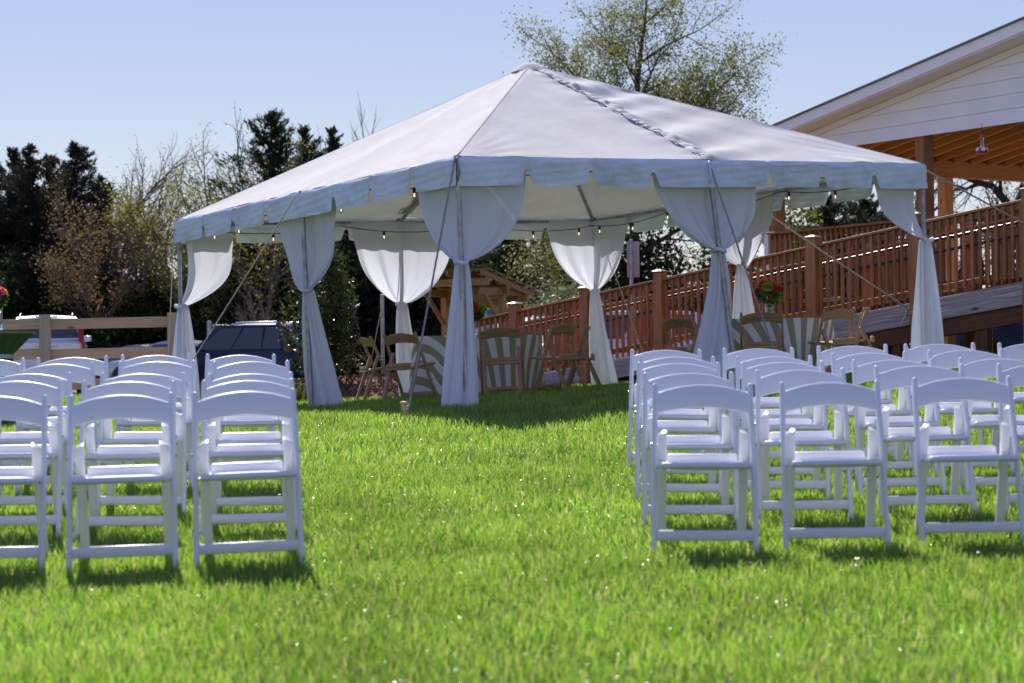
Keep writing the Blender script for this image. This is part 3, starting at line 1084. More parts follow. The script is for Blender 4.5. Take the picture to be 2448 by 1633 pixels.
# ------------------------------------------------------------------ folding chairs
def make_chair(name, label, cat, mats, pad=True):
    """faces local -Y"""
    ms, mp_ = mats
    t = thing(name, label, cat)
    yf, yt = -0.17, 0.125

    def post(s, z):
        k = z / 0.785
        return V(s * (0.236 - 0.012 * k), yf + (yt - yf) * k, z)
    for s in (-1, 1):
        po = MB().rbeam(post(s, 0.0), post(s, 0.785), 0.026, 0.036, (1, 0, 0), 0.011, 1.0, 0.012).build('post', ms, t, smooth=50)
        pv = post(s, 0.505)
        MB().lathe([(0, 0), (0.009, 0.001), (0.008, 0.006), (0, 0.008)], pv + V(s * 0.013, 0, 0), 10, Matrix.Rotation(s * math.pi / 2, 4, 'Y')).build('rivet', M['steel'], po, smooth=60)
        # rear leg with a round head above the seat
        x = s * 0.192
        top, bot = V(x, 0.045, 0.535), V(x, 0.265, 0.0)
        b_ = MB()
        d = (top - bot).normalized()
        nrm = V(1, 0, 0).cross(d)
        prof = []
        wh = 0.021
        outl = [(-wh * 0.85, 0.0), (wh * 0.85, 0.0), (wh, 0.05)]
        L = (top - bot).length
        outl += [(wh, L - 0.0)]
        # round shoulder falling towards the post
        for a in np.linspace(0, 90, 7):
            outl.append((s * 0 + (wh - 0.0) - (2 * wh) * (1 - math.cos(R(a))) if s > 0 else wh - 2 * wh * (1 - math.cos(R(90 - (90 - a)))), L + 0.034 * math.sin(R(a))))
        outl += [(-wh, L + 0.034 if s > 0 else L + 0.034), (-wh, 0.05)]
        poly = outl
        r0 = [bot + V(px * (1 if s > 0 else 1), 0, 0) * 1 + d * pz - nrm * 0.012 for px, pz in poly]
        r1 = [bot + V(px, 0, 0) + d * pz + nrm * 0.012 for px, pz in poly]
        if s < 0:
            r0 = [V(2 * x - p.x, p.y, p.z) for p in r0]
            r1 = [V(2 * x - p.x, p.y, p.z) for p in r1]
        c0 = sum(r0, V(0, 0, 0)) / len(r0)
        c1 = sum(r1, V(0, 0, 0)) / len(r1)

        def ins(r, k_):
            xs_ = [p.x for p in r]
            mx_ = (max(xs_) + min(xs_)) / 2
            return [V(mx_ + (p.x - mx_) * k_, p.y, p.z) for p in r]
        b_.quadstrip([[p - nrm * 0.003 for p in ins(r0, 0.86)], r0, r1, [p + nrm * 0.003 for p in ins(r1, 0.86)]])
        b_.build('rear_leg', ms, t, smooth=40)
    # curved back slat
    def slat(u, v):
        s = u * 2 - 1
        ztop = 0.742 + 0.038 * (1 - s * s)
        zbot = 0.645 + 0.028 * (1 - s * s)
        # v runs round the section
        th, rr_ = 0.017, 0.008
        sec = []
        H_ = (ztop - zbot)
        n_ = 4
        for (sx, sz, a0) in ((1, 1, 0), (-1, 1, 90), (-1, -1, 180), (1, -1, 270)):
            for i in range(n_):
                an = R(a0 + 90 * i / (n_ - 1))
                sec.append((sx * (th / 2 - rr_) + rr_ * math.cos(an), sz * (H_ / 2 - rr_) + rr_ * math.sin(an)))
        j = int(round(v * len(sec))) % len(sec)
        a_, b2 = sec[j]
        zc = (ztop + zbot) / 2 + b2
        xx = s * 0.216
        yb = yf + (yt - yf) * zc / 0.785 + 0.034 * (1 - s * s)
        return V(xx, yb + a_, zc)
    MB().grid(slat, 24, 16).build('back_slat', ms, t, smooth=40)
    # stretchers
    z0 = 0.095
    yy = yf + (yt - yf) * z0 / 0.785
    MB().rbeam((-0.225, yy, z0), (0.225, yy, z0), 0.020, 0.048, (0, 1, 0), 0.008).build('front_stretcher', ms, t, smooth=50)
    MB().rbeam((-0.18, 0.245, 0.05), (0.18, 0.245, 0.05), 0.018, 0.036, (0, 1, 0), 0.007).build('rear_stretcher', ms, t, smooth=50)
    # seat frame and pad
    MB().rbeam((-0.205, -0.205, 0.425), (0.205, -0.205, 0.425), 0.034, 0.028, (0, 1, 0), 0.012).rbeam((-0.17, 0.175, 0.388), (0.17, 0.175, 0.388), 0.024, 0.034, (0, 1, 0), 0.008) \
        .rbeam((-0.193, -0.20, 0.422), (-0.172, 0.185, 0.386), 0.024, 0.028, (1, 0, 0), 0.008).rbeam((0.193, -0.20, 0.422), (0.172, 0.185, 0.386), 0.024, 0.028, (1, 0, 0), 0.008).build('seat_frame', ms, t, smooth=50)

    def seat(u, v):
        s = u * 2 - 1
        w_ = 0.186 - 0.018 * v
        y = -0.195 + 0.375 * v
        e_ = (1 - s ** 6) * (1 - abs(2 * v - 1) ** 8)
        z = 0.432 + (0.009 if pad else 0.002) * e_ - 0.036 * v
        z += (0.030 if pad else 0.0) * max(0, (v - 0.86) / 0.14) ** 1.5
        return V(s * w_, y, z)
    MB().grid(seat, 16, 20).build('seat_pad', mp_, t, smooth=180, fix=False)
    MB().rbeam((-0.168, 0.17, 0.425), (0.168, 0.17, 0.425), 0.030, 0.05, (0, 1, 0), 0.014).build('seat_rear_roll', mp_, t, smooth=60)
    for s in (-1, 1):
        MB().tube([V(s * 0.208, -0.03, 0.40), V(s * 0.224, -0.03, 0.40)], 0.007, 8).build('pivot_bolt', M['steel'], t, smooth=60)
    return t


RIGHT = [[(0.89, 9.76), (0.92, 10.83), (0.94, 11.79), (1.02, 12.93), (1.02, 13.79)],
         [(1.51, 9.80), (1.53, 10.92), (1.56, 11.90), (1.63, 12.85), (1.65, 13.83)],
         [(2.16, 9.90), (2.17, 10.97), (2.21, 11.94), (2.26, 13.0), (2.30, 13.90)],
         [None, (2.80, 10.94), (2.81, 11.91), (2.86, 13.0), (2.87, 13.85)],
         [None, None, None, None, (3.48, 13.83)]]
LEFT = [[(-1.22, 9.52), (-1.36, 10.63), (-1.46, 11.52), (-1.62, 12.80), (-1.86, 14.05)],
        [(-1.79, 9.50), (-1.97, 10.56), (-2.08, 11.57), (-2.21, 12.84), (-2.43, 14.08)],
        [(-2.38, 9.49), (-2.55, 10.58), (-2.71, 11.54), (-2.81, 12.76), (-2.95, 13.88)],
        [None, None, None, (-3.37, 12.69), (-3.51, 13.88)]]
chair0 = make_chair('folding_chair', 'white', 'chair', (M['resin'], M['vinyl']))
ROWN = ['front row', 'second row', 'third row', 'fourth row', 'last row']
COLN = ['at the aisle', 'second from the aisle', 'third from the aisle', 'fourth from the aisle', 'fifth from the aisle']
used = False
cr = random.Random(11)
YAWFIX = {('L', 0, 3): 4, ('L', 0, 4): -3, ('L', 1, 3): -5, ('L', 2, 3): 2}


def set_chair(o, x, y, yaw):
    """stand the chair on the slope: its feet follow the ground"""
    h = 0.22
    gx_ = (gz(x + h, y) - gz(x - h, y)) / (2 * h)
    gy_ = (gz(x, y + h) - gz(x, y - h)) / (2 * h)
    n_ = V(-gx_, -gy_, 1).normalized()
    qn = V(0, 0, 1).rotation_difference(n_)
    m = Matrix.Translation(V(x, y, gz(x, y))) @ qn.to_matrix().to_4x4() @ Matrix.Rotation(yaw, 4, 'Z')
    o.matrix_basis = m
    PM[o] = m


for blk, G in (('L', LEFT), ('R', RIGHT)):
    for ci, c_ in enumerate(G):
        for ri, p in enumerate(c_):
            if p is None:
                continue
            if not used:
                o = chair0
                used = True
            else:
                o = copy_tree(chair0)
            bl = 'left' if blk == 'L' else 'right'
            tag(o, 'white folding chair in the %s of the %s block, %s' % (ROWN[ri], bl, COLN[ci]), 'chair', 'white folding chairs in rows on the lawn')
            yaw = R(cr.uniform(-1.8, 1.8) + YAWFIX.get((blk, ci, ri), 0)) + (R((-4.5, -4, -3, -2.5, -2)[ci]) if blk == 'R' else R(7))
            # measured points are the tops of the posts, 0.125 m behind the seat centre
            cx0, cy0 = p[0] + 0.09 * math.sin(yaw), p[1] - 0.10
            set_chair(o, cx0, cy0, yaw)

# wooden chairs round the two tables
wchair0 = make_chair('wooden_folding_chair', 'w', 'chair', (M['oak'], M['oak']), pad=False)
WOOD = [((-0.10, 22.78), (0.0, 1.0), 'honey wood folding chair facing the left table, right of the front drape'),
        ((-1.12, 22.75), (0.62, 0.8), 'honey wood folding chair left of the front drape, turned right toward the striped table'),
        ((-1.52, 23.75), (0.95, 0.3), 'honey wood folding chair seen edge on, leftmost at the left table'),
        ((0.52, 23.35), (-0.80, 0.6), 'honey wood folding chair at the right side of the left table, nearer of two'),
        ((0.80, 24.35), (-0.98, 0.1), 'honey wood folding chair at the right side of the left table, farther of two'),
        ((2.02, 23.65), (0.75, 0.65), 'honey wood folding chair leftmost at the table with red flowers'),
        ((2.80, 22.95), (0.08, 1.0), 'honey wood folding chair nearest us at the table with red flowers'),
        ((3.66, 23.25), (-0.55, 0.85), 'honey wood folding chair right of centre at the table with red flowers'),
        ((4.08, 24.15), (-1.0, 0.1), 'honey wood folding chair seen edge on, rightmost in the tent')]
for i, (p, d, lab) in enumerate(WOOD):
    o = wchair0 if i == 0 else copy_tree(wchair0)
    tag(o, lab, 'chair', 'wooden folding chairs round the tent tables')
    set_chair(o, p[0], p[1], math.atan2(d[1], d[0]) + math.pi / 2)

# ------------------------------------------------------------------ tables, cloths, flowers
M['stripe'] = mat_cloth('striped_cloth', (0.86, 0.88, 0.95), 0.15, 0.85, stripes=((0.38, 0.37, 0.26), 0.19))


def round_table(cx0, cy0, lab_t, lab_c, rot, seed):
    z0 = gz(cx0, cy0)
    H_ = 0.72
    Rr = 0.74
    t = thing('round_table', lab_t, 'table', (cx0, cy0, z0), 0, 'round tables in the tent')
    MB().lathe([(0, H_ - 0.03), (Rr - 0.01, H_ - 0.03), (Rr - 0.01, H_ - 0.004), (0, H_ - 0.004)], (0, 0, 0), 40).build('table_top', M['oak'], t, smooth=40)
    for a in (0.4, 1.97, 3.54, 5.11):
        MB().tube([(0.5 * math.cos(a), 0.5 * math.sin(a), 0), (0.42 * math.cos(a), 0.42 * math.sin(a), H_ - 0.03)], 0.016, 8).build('table_leg', M['galv'], t, smooth=60)
    rr = random.Random(seed)
    p1, p2 = rr.random() * 6, rr.random() * 6

    def cl(u, v):
        an = 2 * math.pi * u
        if v < 0.4:
            r_ = Rr * v / 0.4
            z = H_
        else:
            k = (v - 0.4) / 0.6
            drop = 0.69 * k
            ed = min(1, k * 8)
            fl = (0.035 + 0.015 * math.sin(an * 2 + p2)) * math.sin(an * 11 + p1 + 0.6 * math.sin(an * 3)) * k ** 0.8
            r_ = Rr + 0.008 * ed + 0.05 * k + fl
            z = H_ - drop - 0.004 * ed
        return V(r_ * math.cos(an), r_ * math.sin(an), z + 0.002)

    def uvf(u, v):
        an = 2 * math.pi * u + rot
        r_ = Rr * v / 0.4 if v < 0.4 else Rr + 0.69 * (v - 0.4) / 0.6
        return (r_ * math.cos(an) + 5.0, r_ * math.sin(an))
    b_ = MB().grid(cl, 220, 30, uvf)
    c = b_.build('tablecloth', M['stripe'], None, smooth=180, fix=False)
    c.matrix_basis = Matrix.Translation(V(cx0, cy0, z0))
    tag(c, lab_c, 'tablecloth', 'striped tablecloths in the tent')
    return z0 + H_


zt1 = round_table(-0.42, 24.35, 'round table under the striped cloth in the left half of the tent', 'white and sage striped tablecloth beside the front tent drape', -0.5, 2)
zt2 = round_table(3.02, 24.25, 'round table under the striped cloth on the right side of the tent', 'white and sage striped tablecloth under the vase of red flowers', -0.35, 5)

M['petal_red'] = mat_leaf('red_petal', [(0.45, 0.03, 0.015), (0.6, 0.07, 0.03), (0.35, 0.02, 0.02)], 0.35, 0.6)
M['petal_orange'] = mat_leaf('orange_petal', [(0.75, 0.16, 0.03), (0.8, 0.25, 0.06), (0.7, 0.1, 0.03)], 0.35, 0.6)
M['petal_pink'] = mat_leaf('pink_petal', [(0.65, 0.09, 0.13), (0.75, 0.22, 0.2), (0.55, 0.04, 0.13)], 0.35, 0.6)
M['petal_plum'] = mat_leaf('plum_petal', [(0.10, 0.03, 0.06), (0.2, 0.07, 0.13), (0.14, 0.04, 0.09)], 0.3, 0.6)
M['petal_lime'] = mat_leaf('lime_petal', [(0.28, 0.36, 0.06), (0.42, 0.45, 0.14), (0.2, 0.28, 0.05)], 0.35, 0.6)
M['stem'] = mat_leaf('bouquet_leaf', [(0.03, 0.08, 0.015), (0.05, 0.13, 0.02), (0.08, 0.17, 0.03)], 0.3, 0.5)
M['vase'] = mat_clear('vase_glass')


def flower(b0, c, r, d, seed):
    rr = np.random.default_rng(seed)
    d = V(d).normalized()
    s = d.orthogonal().normalized()
    t = d.cross(s)
    vs_ = []
    for lay in range(3):
        nn = 9 - lay * 2
        for j in range(nn):
            an = 2 * math.pi * j / nn + lay * 0.35 + rr.normal() * 0.1
            el = R(8 + 28 * lay)
            out = (s * math.cos(an) + t * math.sin(an)) * math.cos(el) + d * math.sin(el)
            tan = (-s * math.sin(an) + t * math.cos(an))
            L = r * (1 - 0.2 * lay)
            c0 = V(c)
            vs_ += [c0 + out * L * 0.1, c0 + out * L * 0.6 + tan * L * 0.3, c0 + out * L + d * r * 0.06, c0 + out * L * 0.6 - tan * L * 0.3]
    return np.array([tuple(p) for p in vs_])


def bouquet(x, y, z, label, cols, seed, R_=0.14, vh=0.20):
    t = thing('flower_vase', label, 'flowers', (x, y, z), 0, 'flower vases on the tables')
    MB().lathe([(0.0, 0.0), (0.055, 0.0), (0.06, 0.02), (0.05, 0.10), (0.058, vh), (0.053, vh), (0.045, 0.10), (0.053, 0.025), (0, 0.02)], (x, y, z), 20).build('vase', M['vase'], t, True, 60)
    rr = np.random.default_rng(seed)
    b_ = MB()
    for i in range(14):
        a = rr.uniform(0, 6.28)
        b_.tube([(x + 0.03 * math.cos(a + 2), y + 0.03 * math.sin(a + 2), z + 0.03), (x + 0.02 * math.cos(a), y + 0.02 * math.sin(a), z + vh), (x + 0.08 * math.cos(a), y + 0.08 * math.sin(a), z + vh + 0.08)], 0.003, 5)
    b_.build('stems', M['stem'], t, True, 180)
    c = np.array([x, y, z + vh + 0.07])
    n_ = 260
    dd = rr.normal(size=(n_, 3))
    dd /= np.linalg.norm(dd, axis=1, keepdims=True)
    pos = c + dd * np.array([R_, R_, R_ * 0.85]) * rr.uniform(0.5, 1.05, (n_, 1))
    pos = pos[pos[:, 2] > z + vh - 0.02]
    inv = np.array(PM[t].translation)
    quad_obj('leaves', quads(pos, rr.uniform(0.04, 0.09, len(pos)), 0.55) - inv, M['stem'], t)
    for i, mcol in enumerate(cols):
        a = i * 2.399 + seed
        zz = 0.15 + 0.75 * ((i * 0.618) % 1)
        d = (math.cos(a) * math.sqrt(1 - zz * zz), math.sin(a) * math.sqrt(1 - zz * zz) - 0.35, zz)
        dn = V(d).normalized()
        p = V(c) + dn * R_ * 0.95
        quad_obj('bloom', flower(None, p, 0.05 + 0.018 * ((i * 7) % 3), d, i + seed) - inv, M[mcol], t)
    return t


bouquet(3.02, 24.1, zt2 + 0.004, 'glass vase of red dahlias and greenery on the right tent table', ['petal_red', 'petal_red', 'petal_plum', 'petal_lime', 'petal_red', 'petal_orange', 'petal_red', 'petal_plum', 'petal_red', 'petal_plum', 'petal_red', 'petal_lime'], 3, 0.17, 0.2)
bouquet(-0.47, 24.25, zt1 + 0.004, 'vase of orange flowers on the left table, mostly behind the front drape', ['petal_orange', 'petal_red', 'petal_lime', 'petal_orange', 'petal_red', 'petal_orange', 'petal_plum', 'petal_lime', 'petal_red'], 8, 0.15, 0.2)

# cocktail table with a green cloth at the left edge
cxT, cyT = -5.47, 22.0
zc = gz(cxT, cyT)
ct = thing('cocktail_table', 'tall cocktail table under a gathered green cloth at the left edge', 'table', (cxT, cyT, zc))
MB().lathe([(0, 1.02), (0.375, 1.02), (0.38, 1.045), (0, 1.05)], (0, 0, 0), 36).build('table_top', M['oak'], ct, smooth=40)
MB().tube([(0, 0, 0.03), (0, 0, 1.02)], 0.035, 12).build('column', M['black_metal'], ct, smooth=60)
MB().lathe([(0, 0), (0.28, 0), (0.28, 0.02), (0.04, 0.04), (0, 0.04)], (0, 0, 0), 24).build('base', M['black_metal'], ct, smooth=50)
M['greencloth'] = mat_cloth('sage_green_cloth', (0.11, 0.215, 0.12), 0.3, 0.75)


def gcl(u, v):
    an = 2 * math.pi * u
    if v < 0.3:
        return V(0.385 * v / 0.3 * math.cos(an), 0.385 * v / 0.3 * math.sin(an), 1.055)
    k = (v - 0.3) / 0.7
    z = 1.055 - 1.03 * k
    if z > 0.78:
        w_ = (1.055 - z) / 0.275
        r_ = 0.39 * (1 - w_ ** 0.9) + 0.10 * w_ ** 0.9
    else:
        w_ = (0.78 - z) / 0.76
        r_ = 0.10 + 0.20 * w_ ** 0.8
    fl = 0.22 * math.sin(an * 13 + 2.5 * k) * min(1, k * 3)
    return V(r_ * (1 + fl) * math.cos(an), r_ * (1 + fl) * math.sin(an), z)


c = MB().grid(gcl, 200, 60).build('green_tablecloth', M['greencloth'], None, smooth=180, fix=False)
c.matrix_basis = Matrix.Translation(V(cxT, cyT, zc))
tag(c, 'sage green cloth tied in at the waist of the cocktail table', 'tablecloth')
MBb = MB().tube([(0.115 * math.cos(a), 0.115 * math.sin(a), 0.78) for a in np.linspace(0, 6.283, 25)], 0.03, 8).build('cloth_tie', M['drape'], None, smooth=180)
MBb.matrix_basis = Matrix.Translation(V(cxT, cyT, zc))
tag(MBb, 'pale sash tied round the green tablecloth', 'sash')
bouquet(cxT - 0.01, cyT - 0.05, zc + 1.06, 'vase of pink, orange and lime flowers on the green cocktail table', ['petal_pink', 'petal_orange', 'petal_lime', 'petal_pink', 'petal_orange', 'petal_pink', 'petal_lime', 'petal_orange', 'petal_pink', 'petal_lime', 'petal_pink'], 5, 0.11, 0.26)

# ------------------------------------------------------------------ ramp
def at(px, d):
    return (px - 1224) / FPX * d


RA = V(-0.80, 33.0, 0.74)      # top of the near rail at the low end
RB = V(6.85, 26.1, 2.13)       # and at the high end (past the right edge)
rdir = (RB - RA)
RL = rdir.length
rd = rdir.normalized()
flat = V(rd.x, rd.y, 0).normalized()
back = V(-flat.y, flat.x, 0)          # horizontal, away from the camera
if back.y < 0:
    back = -back
slope_up = V(0, 0, 1)
rp = thing('wooden_ramp', 'long stained wood access ramp with baluster railings rising to the right', 'ramp', (2.0, 30.5, gz(2.0, 30.5)))


def on_rail(t, off=0.0, dz=0.0):
    return RA + rdir * t + back * off + V(0, 0, dz)


def post_at(parent, p, w, h_top, foot=None, mat='cedar', cap=True):
    f = foot if foot is not None else gz(p.x, p.y) - 0.05
    o = plank('post', V(p.x, p.y, f), V(p.x, p.y, p.z + h_top), w, w, M[mat], parent, up=(flat.x, flat.y, 0))
    if cap:
        top = p.z + h_top
        m = Matrix.Rotation(math.atan2(flat.y, flat.x), 4, 'Z')
        b_ = MB()
        a = w / 2 + 0.018
        r0 = [V(x, y, 0.002) for x, y in ((-a, -a), (a, -a), (a, a), (-a, a))]
        r1 = [V(x, y, 0.022) for x, y in ((-a, -a), (a, -a), (a, a), (-a, a))]
        r2 = [V(x * 0.3, y * 0.3, 0.05) for x, y in ((-a, -a), (a, -a), (a, a), (-a, a))]
        b_.quadstrip([[m @ q_ + V(p.x, p.y, top) for q_ in r] for r in (r0, r1, r2)])
        b_.build('post_cap', M['cap'], o, True)
    return o


M['cap'] = mat_plain('bronze_post_cap', (0.20, 0.13, 0.10), 0.45, 0.15, 6, metal=0.0)


def railing(off, posts, t0, t1, spacing, tag_):
    # top rail: a flat cap board with a board on edge below
    for j in range(len(posts) - 1):
        a, c = posts[j], posts[j + 1]
        plank('top_rail', on_rail(a, off, -0.02), on_rail(c, off, -0.02), 0.135, 0.036, M['cedar'], rp)
        plank('upper_rail', on_rail(a, off, -0.085), on_rail(c, off, -0.085), 0.036, 0.085, M['cedar'], rp)
        plank('lower_rail', on_rail(a, off, -0.93), on_rail(c, off, -0.93), 0.036, 0.085, M['cedar'], rp)
    L = (t1 - t0) * RL
    n_ = int(L / spacing)
    for i in range(n_ + 1):
        t = t0 + (t1 - t0) * i / n_
        p = on_rail(t, off - (0.038 if tag_ == 'near' else -0.038))
        plank('baluster', p + V(0, 0, -1.00), p + V(0, 0, -0.045), 0.036, 0.036, M['cedar'], rp, up=(flat.x, flat.y, 0), ch=0.003)


def t_for(px):
    # parameter along the near rail at which it crosses this bearing
    k = (px - 1224) / FPX
    return (k * RA.y - RA.x) / (rdir.x - k * rdir.y)


tp = [t_for(x) for x in (1100, 1235, 1405, 1583, 1950, 2198, 2468)]
W_R = 1.35
railing(0, tp, tp[0], tp[-1], 0.118, 'near')
railing(W_R, tp, tp[0], tp[-1], 0.118, 'far')
for j, t in enumerate(tp):
    p = on_rail(t, -0.03)
    post_at(rp, p, 0.15, 0.09)
    p = on_rail(t, W_R + 0.03)
    post_at(rp, p, 0.14, 0.09)
for off in (0.09, W_R - 0.09):
    b_ = MB().tube([on_rail(tp[0], off, -0.27), on_rail(tp[-1], off, -0.27)], 0.021, 10).build('handrail', M['black_metal'], rp, True, 60)
    for j in range(22):
        t = tp[0] + (tp[-1] - tp[0]) * (j + 0.5) / 22
        MB().tube([on_rail(t, off, -0.28), on_rail(t, off + (-0.06 if off < 0.5 else 0.06), -0.33)], 0.008, 6).build('handrail_bracket', M['black_metal'], b_, True, 60)
# deck boards across the ramp
nd = int((tp[-1] - tp[0]) * RL / 0.145)
for i in range(nd):
    t = tp[0] + (tp[-1] - tp[0]) * (i + 0.5) / nd
    plank('deck_board', on_rail(t, 0.03, -1.07), on_rail(t, W_R - 0.03, -1.07), 0.138, 0.034, M['cedar'], rp, up=(0, 0, 1))
# side beams
for j in range(len(tp) - 1):
    plank('side_beam', on_rail(tp[j], -0.005, -1.20), on_rail(tp[j + 1] - 0.0004, -0.005, -1.20), 0.045, 0.286, M['grey_wood'], rp)
    plank('side_beam', on_rail(tp[j], W_R, -1.20), on_rail(tp[j + 1] - 0.0004, W_R, -1.20), 0.045, 0.286, M['brown_beam'], rp)
tb = t_for(1800)
plank('under_beam', on_rail(tb, 0.06, -1.46), on_rail(tp[-1], 0.06, -1.46), 0.09, 0.22, M['brown_beam'], rp)
for px in (2140, 2345):
    t = t_for(px)
    p = on_rail(t, 0.10)
    plank('support_post', V(p.x, p.y, gz(p.x, p.y) - 0.05), V(p.x, p.y, p.z - 1.57), 0.14, 0.14, M['brown_beam'], rp, up=(flat.x, flat.y, 0))
for px in (2275,):
    t = t_for(px)
    p = on_rail(t, 0.9)
    plank('support_post', V(p.x, p.y, gz(p.x, p.y) - 0.05), V(p.x, p.y, p.z - 1.2), 0.14, 0.14, M['orange'], rp, up=(flat.x, flat.y, 0))
RPOST = on_rail(tp[5], -0.11)
rope(EAVE['F'] + V(0.05, 0.03, 0.0), RPOST + V(-0.03, 0, -1.18), 'tan guy rope running down to its knot round the ramp post', 0.011)
rp2 = V(RPOST.x + 0.03, RPOST.y + 0.07, RPOST.z - 1.2)
tag(MB().tube([rp2 + V(0.125 * math.cos(a), 0.125 * math.sin(a), 0.004 * a - 0.03) for a in np.linspace(0, 15.7, 70)] + [rp2 + V(-0.15, -0.1, 0.0), rp2 + V(-0.19, -0.11, -0.1), rp2 + V(-0.24, -0.11, -0.17)], 0.009, 6).build('rope_hitch', M['rope'], None, smooth=180), 'tan rope wrapped and knotted round the ramp post', 'rope')
rope(EAVE['E'] + V(0.05, 0.0, -0.03), V(9.6, 28.6, 0.62), 'pale guy rope running down to the right from the far right tent corner', 0.011, 0.03)

# ------------------------------------------------------------------ pavilion (white gable, timber frame)
EB = V(0.84, 0.543, 0).normalized()     # along the eaves
GB = V(-0.543, 0.84, 0).normalized()    # along the gable, to the left and away
PA = V(5.97, 30.0, 0)
pv_ = thing('pavilion', 'open timber pavilion with a white boarded gable at the right', 'building', (PA.x, PA.y, gz(PA.x, PA.y)))
ZG = 3.30        # bottom of the gable boards
PITCH = 0.172
TL = 3.6         # gable runs from TL to the left of PA ...
TRr = -8.4       # ... to the ridge and beyond on the right


def gpt(t, z, out=0.0):
    """point in the gable plane; t metres to the left of PA; out metres toward the camera"""
    p = PA + GB * t - EB * out
    return V(p.x, p.y, z)


RIDGE = -9.0


def roofz(t):
    return 3.56 + PITCH * (TL - t)


# gable boards, one by one, mitred to the slope
nbd = 10
for i in range(nbd):
    z0, z1 = ZG + i * 0.205, ZG + (i + 1) * 0.205 - 0.004
    # left end where the frieze line (roof - 0.30) is above the board
    def tl(z):
        return min(TL, TL - (z - 3.56 + 0.24) / PITCH)
    a0, a1 = tl(z0), tl(z1)
    if a0 < TRr:
        break
    b_ = MB()
    lap = 0.009
    poly = [(a0, z0), (TRr, z0), (TRr, z1), (max(a1, TRr + 0.01), z1)]
    fr = [gpt(t, z, 0.020 + (lap if z == z0 else 0)) for t, z in poly]
    bk = [gpt(t, z, 0.0) for t, z in poly]
    b_.quadstrip([bk, fr])
    b_.build('gable_board', M['paint'], pv_, True)
# roof: rake fascia, soffit, frieze and metal sheet
OH = 0.42
def sl(t):
    return roofz(t)
rake = [(TL + 0.5, RIDGE)]
for (nm, o0, o1, z0, z1, mt) in (('rake_fascia', OH, OH + 0.03, -0.155, 0.0, 'paint'), ('frieze_board', 0.035, 0.07, -0.275, -0.185, 'frieze'), ('soffit', 0.0, OH - 0.002, -0.178, -0.15, 'frieze')):
    b_ = MB()
    ta, tb_ = TL + 0.55, RIDGE
    ringA = [gpt(ta, sl(ta) + z0, o0), gpt(ta, sl(ta) + z1, o0), gpt(ta, sl(ta) + z1, o1), gpt(ta, sl(ta) + z0, o1)]
    ringB = [gpt(tb_, sl(tb_) + z0, o0), gpt(tb_, sl(tb_) + z1, o0), gpt(tb_, sl(tb_) + z1, o1), gpt(tb_, sl(tb_) + z0, o1)]
    b_.quadstrip([ringA, ringB])
    b_.build(nm, M[mt], pv_, True)
b_ = MB()
ta, tb_ = TL + 0.62, RIDGE
o0, o1 = OH + 0.06, -9.0
b_.quadstrip([[gpt(ta, sl(ta) + 0.004, o0), gpt(ta, sl(ta) + 0.03, o0), gpt(ta, sl(ta) + 0.03, o1), gpt(ta, sl(ta) + 0.004, o1)],
              [gpt(tb_, sl(tb_) + 0.004, o0), gpt(tb_, sl(tb_) + 0.03, o0), gpt(tb_, sl(tb_) + 0.03, o1), gpt(tb_, sl(tb_) + 0.004, o1)]])
rf = b_.build('roof_sheet', M['metal_roof'], pv_, True)
b_ = MB()
t2 = RIDGE - 12.5
b_.quadstrip([[gpt(RIDGE, sl(RIDGE) + 0.004, o0), gpt(RIDGE, sl(RIDGE) + 0.03, o0), gpt(RIDGE, sl(RIDGE) + 0.03, o1), gpt(RIDGE, sl(RIDGE) + 0.004, o1)],
              [gpt(t2, sl(ta) + 0.004, o0), gpt(t2, sl(ta) + 0.03, o0), gpt(t2, sl(ta) + 0.03, o1), gpt(t2, sl(ta) + 0.004, o1)]])
b_.build('roof_sheet', M['metal_roof'], pv_, True)
# underside sheathing just below the sheet
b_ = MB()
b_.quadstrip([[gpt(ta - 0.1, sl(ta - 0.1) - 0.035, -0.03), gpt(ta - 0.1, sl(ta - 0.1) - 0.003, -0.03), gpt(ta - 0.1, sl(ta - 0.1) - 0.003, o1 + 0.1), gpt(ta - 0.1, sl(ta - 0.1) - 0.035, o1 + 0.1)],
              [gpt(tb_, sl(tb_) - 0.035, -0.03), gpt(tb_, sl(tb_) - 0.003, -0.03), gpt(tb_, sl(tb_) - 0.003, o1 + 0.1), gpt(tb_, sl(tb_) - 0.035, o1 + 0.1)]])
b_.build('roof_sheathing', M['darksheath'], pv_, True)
# eave beam (two plies) and rafters with ties
beam_z0, beam_z1 = 3.14, 3.42
plank('eave_beam', gpt(TL - 0.25, (beam_z0 + beam_z1) / 2, -0.1), gpt(TL - 0.25, (beam_z0 + beam_z1) / 2, -9.0), 0.13, beam_z1 - beam_z0, M['orange'], pv_)
for i in range(21):
    o = -0.35 - 0.407 * i
    ta_, tb2 = TL + 0.3, RIDGE + 0.2
    rz = -0.14
    plank('rafter', gpt(ta_, sl(ta_) + rz, o), gpt(tb2, sl(tb2) + rz, o), 0.042, 0.20, M['orange'], pv_)
    tie = MB()
    c = gpt(TL - 0.25 - 0.072, beam_z1 - 0.02, o + 0.03)
    tie.box(c + V(0, 0, 0.05), (0.004, 0.06, 0.13), Matrix.Rotation(math.atan2(GB.y, GB.x), 4, 'Z'))
    tie.box(c + EB * -0.008 + V(0, 0, 0.06) + GB * 0.03, (0.07, 0.004, 0.11), Matrix.Rotation(math.atan2(GB.y, GB.x), 4, 'Z'))
    tie.build('hurricane_tie', M['galv'], pv_, True)


def ppost(p, z0, z1, mat='cedar', w=0.19):
    return plank('timber_post', V(p.x, p.y, z0), V(p.x, p.y, z1), w, w, M[mat], pv_, up=(EB.x, EB.y, 0))


